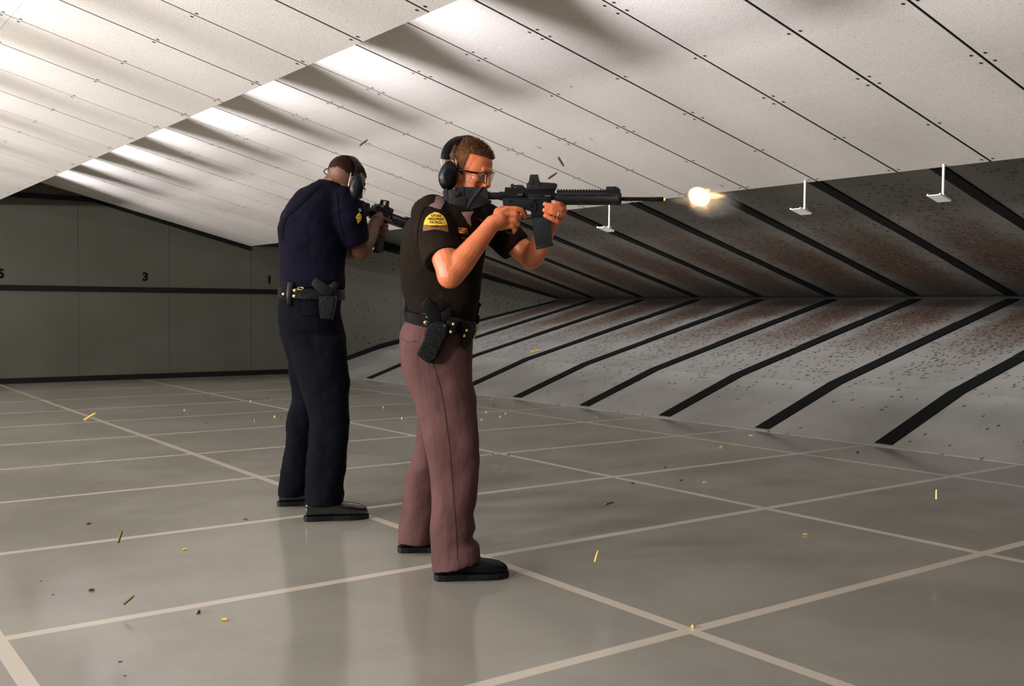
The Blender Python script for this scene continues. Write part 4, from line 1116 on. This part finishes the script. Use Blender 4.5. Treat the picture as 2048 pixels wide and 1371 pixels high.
# ---------------------------------------------------------------- muzzle flash and smoke
def blob_volume(name, parent, c, r, dens, emis, ecol, scol, nsc, rot=0.0, power=1.0, thr=(.35, .75)):
    bm = bmesh.new()
    bmesh.ops.create_icosphere(bm, subdivisions=3, radius=1)
    me = bpy.data.meshes.new(name); bm.to_mesh(me); bm.free()
    o = bpy.data.objects.new(name, me); COL.objects.link(o)
    m = bpy.data.materials.new(name); m.use_nodes = True; N, L = NT(m); N.remove(N['Principled BSDF'])
    out = N['Material Output']
    tc = N.new('ShaderNodeTexCoord'); ln = N.new('ShaderNodeVectorMath'); ln.operation = 'LENGTH'
    L.new(tc.outputs['Object'], ln.inputs[0])
    nz = N.new('ShaderNodeTexNoise'); nz.inputs['Scale'].default_value = nsc; nz.inputs['Detail'].default_value = 3
    L.new(tc.outputs['Object'], nz.inputs['Vector'])
    mr = N.new('ShaderNodeMapRange'); mr.interpolation_type = 'SMOOTHSTEP'
    for i, v in enumerate((0, 1.0, .05, 1, 0)):
        if i: mr.inputs[i].default_value = v
    mr.inputs[1].default_value = 1.0; mr.inputs[2].default_value = .05; mr.inputs[3].default_value = 0; mr.inputs[4].default_value = 1
    L.new(ln.outputs['Value'], mr.inputs[0])
    n2 = N.new('ShaderNodeMapRange'); n2.inputs[1].default_value = thr[0]; n2.inputs[2].default_value = thr[1]
    L.new(nz.outputs['Fac'], n2.inputs[0])
    mu = N.new('ShaderNodeMath'); mu.operation = 'MULTIPLY'; L.new(mr.outputs[0], mu.inputs[0]); L.new(n2.outputs[0], mu.inputs[1])
    pw = N.new('ShaderNodeMath'); pw.operation = 'POWER'; pw.inputs[1].default_value = power; L.new(mu.outputs[0], pw.inputs[0])
    v = N.new('ShaderNodeVolumePrincipled'); v.inputs['Color'].default_value = (*scol, 1)
    a = N.new('ShaderNodeMath'); a.operation = 'MULTIPLY'; a.inputs[1].default_value = dens; L.new(pw.outputs[0], a.inputs[0]); L.new(a.outputs[0], v.inputs['Density'])
    e = N.new('ShaderNodeMath'); e.operation = 'MULTIPLY'; e.inputs[1].default_value = emis; L.new(pw.outputs[0], e.inputs[0]); L.new(e.outputs[0], v.inputs['Emission Strength'])
    v.inputs['Emission Color'].default_value = (*ecol, 1)
    L.new(v.outputs[0], out.inputs['Volume'])
    me.materials.append(m)
    o.parent = parent; o.matrix_parent_inverse = Matrix.Translation(parent.location).inverted()
    bpy.context.view_layer.update()
    o.matrix_world = Matrix.Translation(c) @ axes(CR, CF, CU) @ Matrix.Rotation(rot, 4, 'Y') @ Matrix.Diagonal((*r, 1))
    return o
DF = 4.06
FL = empty('muzzle_flash', at(1400, 395, DF), 'bright white and orange burst of flame ahead of the near rifle', 'muzzle flash')
blob_volume('flame_core', FL, at(1398, 393, DF), (.050, .032, .040), 3, 900, (1, .72, .38), (1, 1, 1), 2.2, .5, 1.0, (.2, .6))
blob_volume('flame_tongue', FL, at(1422, 391, DF), (.075, .022, .018), 2, 170, (1, .55, .18), (1, 1, 1), 2.5, .05, 1.0, (.25, .65))
blob_volume('flame_tongue', FL, at(1409, 384, DF), (.030, .018, .013), 2, 260, (1, .42, .05), (1, 1, 1), 2.5, -.45, 1.0, (.2, .6))
blob_volume('flame_tongue', FL, at(1388, 403, DF), (.020, .018, .032), 2, 170, (1, .20, .03), (1, 1, 1), 2.5, .1, 1.0, (.2, .6))
blob_volume('flame_tongue', FL, at(1405, 408, DF), (.035, .018, .013), 2, 130, (1, .20, .03), (1, 1, 1), 2.5, .8, 1.0, (.2, .6))
SM = empty('smoke', at(1410, 405, DF), 'thin grey puff of smoke around and ahead of the flame', 'smoke')
blob_volume('smoke_puff', SM, at(1425, 405, DF), (.13, .09, .075), 16.0, 0, (1, 1, 1), (.8, .8, .82), 1.8, .1, 1.0, (.3, .7))
blob_volume('smoke_puff', SM, at(1365, 399, DF), (.075, .04, .026), 14, 0, (1, 1, 1), (.85, .85, .85), 2.2, .05, 1.0, (.3, .7))
FL2 = empty('muzzle_spark', at(1326.5, 398.5, DF), 'small orange spark at the tip of the near rifle\'s muzzle', 'muzzle flash')
blob_volume('flame', FL2, at(1327, 398.6, DF), (.010, .008, .008), 3, 420, (1, .42, .08), (1, 1, 1), 2, 0, 1, (.1, .5))
# ---------------------------------------------------------------- cartridge cases
M_brass = mat('polished_brass', (.95, .66, .18), .3, .55)
M_brass2 = mat('dull_brass', (.20, .135, .05), .38, .9)
M_nickel = mat('grey_brass_in_air', (.30, .28, .18), .38, .9)
def lathe_case(kind):
    bm = bmesh.new()
    if kind == 'pistol': pr = [(0, 0), (0, .0038), (.0006, .0049), (.0014, .0049), (.0016, .0043), (.0024, .0043), (.003, .0050), (.0195, .0050), (.0195, .0045), (.004, .0043), (.004, 0)]
    else: pr = [(0, 0), (0, .0040), (.0006, .0048), (.0014, .0048), (.0016, .0041), (.0024, .0041), (.003, .0048), (.036, .0045), (.039, .0033), (.0447, .0032), (.0447, .0028), (.006, .0027), (.006, 0)]
    n = 14; rings = []
    for x, r in pr:
        rings.append([bm.verts.new((x-pr[-3][0]/2, 0, 0))] if r == 0 else [bm.verts.new((x-pr[-3][0]/2, r*math.cos(2*PI*k/n), r*math.sin(2*PI*k/n))) for k in range(n)])
    for A, B in zip(rings[:-1], rings[1:]):
        for k in range(n):
            q = [A[k % len(A)], A[(k+1) % len(A)], B[(k+1) % len(B)], B[k % len(B)]]
            q = list(dict.fromkeys(q))
            if len(q) > 2: bm.faces.new(q)
    bmesh.ops.recalc_face_normals(bm, faces=bm.faces[:])
    return bm
CASES = {}
for kind in ('pistol', 'rifle'):
    for mn, m in (('b', M_brass), ('d', M_brass2), ('n', M_nickel)):
        b = lathe_case(kind); me = bpy.data.meshes.new('cartridge_case'); b.to_mesh(me); b.free(); me.materials.append(m)
        me.polygons.foreach_set('use_smooth', [True]*len(me.polygons)); me.set_sharp_from_angle(angle=math.radians(40))
        CASES[kind+mn] = me
GRP = 'spent cartridge cases on the floor'
floor_cases = [
 (449, 1241, 'b', 5, 'bright brass cartridge case below a long floor line, right of a dark upright one'),
 (396, 1226, 'd', 80, 'dark cartridge case seen end-on, left of the nearest bright one at lower left'),
 (183, 1181, 'd', 20, 'dark brass cartridge case at lower left, left of the long case in the air'),
 (370, 1100, 'b', 25, 'bright cartridge case alone between the two nearest long floor lines at left'),
 (491, 1039, 'd', 0, 'dark cartridge case touching the floor line left of the navy officer\'s shoes'),
 (177, 1048, 'd', 30, 'dull cartridge case far left, above the second nearest long floor line'),
 (414, 847, 'd', 10, 'tiny dark cartridge case on the floor, left of the navy officer\'s knees, alone'),
 (549, 833, 'b', 0, 'tiny bright cartridge case just left of the navy trousers at knee height'),
 (562, 836, 'd', 10, 'tiny dark cartridge case touching the navy trousers at knee height'),
 (536, 796, 'd', 15, 'tiny dark cartridge case far back, left of the navy officer, farthest on that side'),
 (501, 802, 'b', 40, 'tiny bright cartridge case on the far diagonal floor line left of the navy officer'),
 (369, 820, 'b', 60, 'tiny brass cartridge case far back on the floor, leftmost of the distant ones'),
 (510, 841, 'n', 70, 'tiny grey cartridge case between the lone dark one and the navy trousers'),
 (713, 787, 'd', 10, 'tiny dark cartridge case far back between the two officers, farthest of the three there'),
 (767, 814, 'b', 60, 'tiny brass cartridge case between the two officers, middle of the three there'),
 (804, 836, 'b', 75, 'brass cartridge case on a floor line just left of the mauve trousers'),
 (983, 798, 'n', 80, 'tiny pale cartridge case right of the mauve trousers, farthest back of that cluster'),
 (988, 810, 'd', 5, 'tiny dark cartridge case among the gold ones right of the mauve trousers'),
 (1026, 811, 'n', 85, 'tiny pale cartridge case in the cluster right of the mauve trousers, rightmost of it'),
 (972, 824, 'b', 0, 'gold cartridge case right of the mauve trousers, upper left of the four gold ones'),
 (1011, 827, 'b', 10, 'gold cartridge case right of the mauve trousers, rightmost of the four gold ones'),
 (1000, 833, 'b', 0, 'gold cartridge case right of the mauve trousers, third from left of the four gold'),
 (963, 839, 'b', 15, 'bright cartridge case nearest the mauve trousers in the cluster to their right'),
 (984, 908, 'd', 70, 'dark cartridge case right of the mauve trousers by a line crossing, left of two'),
 (1017, 911, 'd', 0, 'dark cartridge case right of the mauve trousers by a line crossing, right of two'),
 (1194, 833, 'n', 80, 'tiny pale cartridge case on the floor in front of the third black ramp strip'),
 (1442, 894, 'b', 5, 'bright cartridge case right of centre, above the others, near the far diagonal floor line'),
 (1330, 935, 'd', 20, 'dark cartridge case just above a long floor line at right, farthest of a loose trio'),
 (1362, 961, 'd', 10, 'dull cartridge case left of a bright one, just below a long floor line at right'),
 (1409, 965, 'b', 10, 'bright cartridge case right of a dull one, below a long floor line at right'),
 (1265, 967, 'd', 0, 'dark cartridge case beside the diagonal floor line, below its crossing at centre right'),
 (1610, 1070, 'b', 0, 'bright cartridge case alone in a large floor square at right'),
 (1715, 905, 'd', 10, 'dark cartridge case near the ramp foot at right, below a floor line\'s end'),
 (1386, 1254, 'b', 75, 'brass cartridge case standing out at the nearest floor line crossing, bottom right'),
]
for x, y, mk, ang, lab in floor_cases:
    o = bpy.data.objects.new('cartridge_case', CASES['pistol'+mk]); COL.objects.link(o)
    p = onfloor(x, y); p.z = .0051
    a = math.radians(ang); d = RH*math.cos(a)+FH*math.sin(a)
    o.matrix_world = Matrix.Translation(p) @ axes(d, UP.cross(d), UP)
    tag(o, lab, 'cartridge case', GRP)
GA = 'cartridge cases flying through the air'
for x, y, dist, mk, a2, dep, lab in [
 (1105, 351, 4.0, 'n', 35, .3, 'grey cartridge case in the air just above the near rifle\'s sight, lower of two'),
 (1122, 323, 4.1, 'n', -55, .4, 'grey cartridge case in the air above the near rifle\'s sight, upper of two'),
 (258, 1199, 3.5, 'd', 40, .2, 'long brass case in the air, low at left above the nearest long floor line'),
 (727, 285, 4.3, 'n', 40, .4, 'cartridge case in the air above the navy officer\'s head'),
 (180, 833, 3.6, 'b', 35, .4, 'bright brass case in the air at far left over the diagonal floor line'),
 (240, 1073, 3.6, 'd', 80, .5, 'dull brass case in the air at left over the second nearest long floor line'),
 (1218, 1006, 3.9, 'd', 10, .6, 'dull case in the air above the floor right of the mauve trousers'),
 (1193, 1112, 3.7, 'b', 70, .6, 'pale brass case in the air low at centre, right of the black shoe'),
 (1071, 702, 4.2, 'b', 12, .2, 'bright brass case in the air in front of the ramp, right of the belt'),
 (1873, 988, 4.6, 'b', 88, .1, 'upright brass case in the air over the floor at the far right'),
]:
    o = bpy.data.objects.new('cartridge_case', CASES['rifle'+mk]); COL.objects.link(o)
    a = math.radians(a2); d = (RH*math.cos(a)+UP*math.sin(a)+FH*dep).normalized()
    A, B = frame_of(d)
    o.matrix_world = Matrix.Translation(at(x, y, dist)) @ axes(d, A, B)
    tag(o, lab, 'cartridge case', GA)
# small chips of debris
M_chip = mat('lead_fragment', (.03, .025, .02), .5, .5)
M_chipw = mat('pale_paper_chip', (.75, .73, .68), .6)
for x, y, m, sx, lab in [(1503, 870, M_chipw, .022, 'pale flat chip on the floor left of a black ramp strip foot'),
                    (240, 1323, M_chip, .007, 'small dark fragment on the floor near the bottom left, upper of two'),
                    (250, 1351, M_chip, .005, 'small dark fragment on the floor near the bottom left, lower of two'),
                    (82, 1162, M_chip, .007, 'small dark fragment on the floor near the left edge, upper of two'),
                    (105, 1189, M_chip, .006, 'small dark fragment on the floor near the left edge, lower of two')]:
    bm = bmesh.new(); p = onfloor(x, y)
    rn = random.Random(x); pts = [(math.cos(q*PI/4)*sx*rn.uniform(.5, 1.1), math.sin(q*PI/4)*sx*.5*rn.uniform(.5, 1.1)) for q in range(8)]
    poly(bm, pts, .002, M=Matrix.Translation(p) @ axes(RH, FH, UP), axis=2, off=.0012)
    tag(bmobj('fragment', bm, m), lab, 'fragment', 'small fragments on the floor')
bpy.context.view_layer.update()
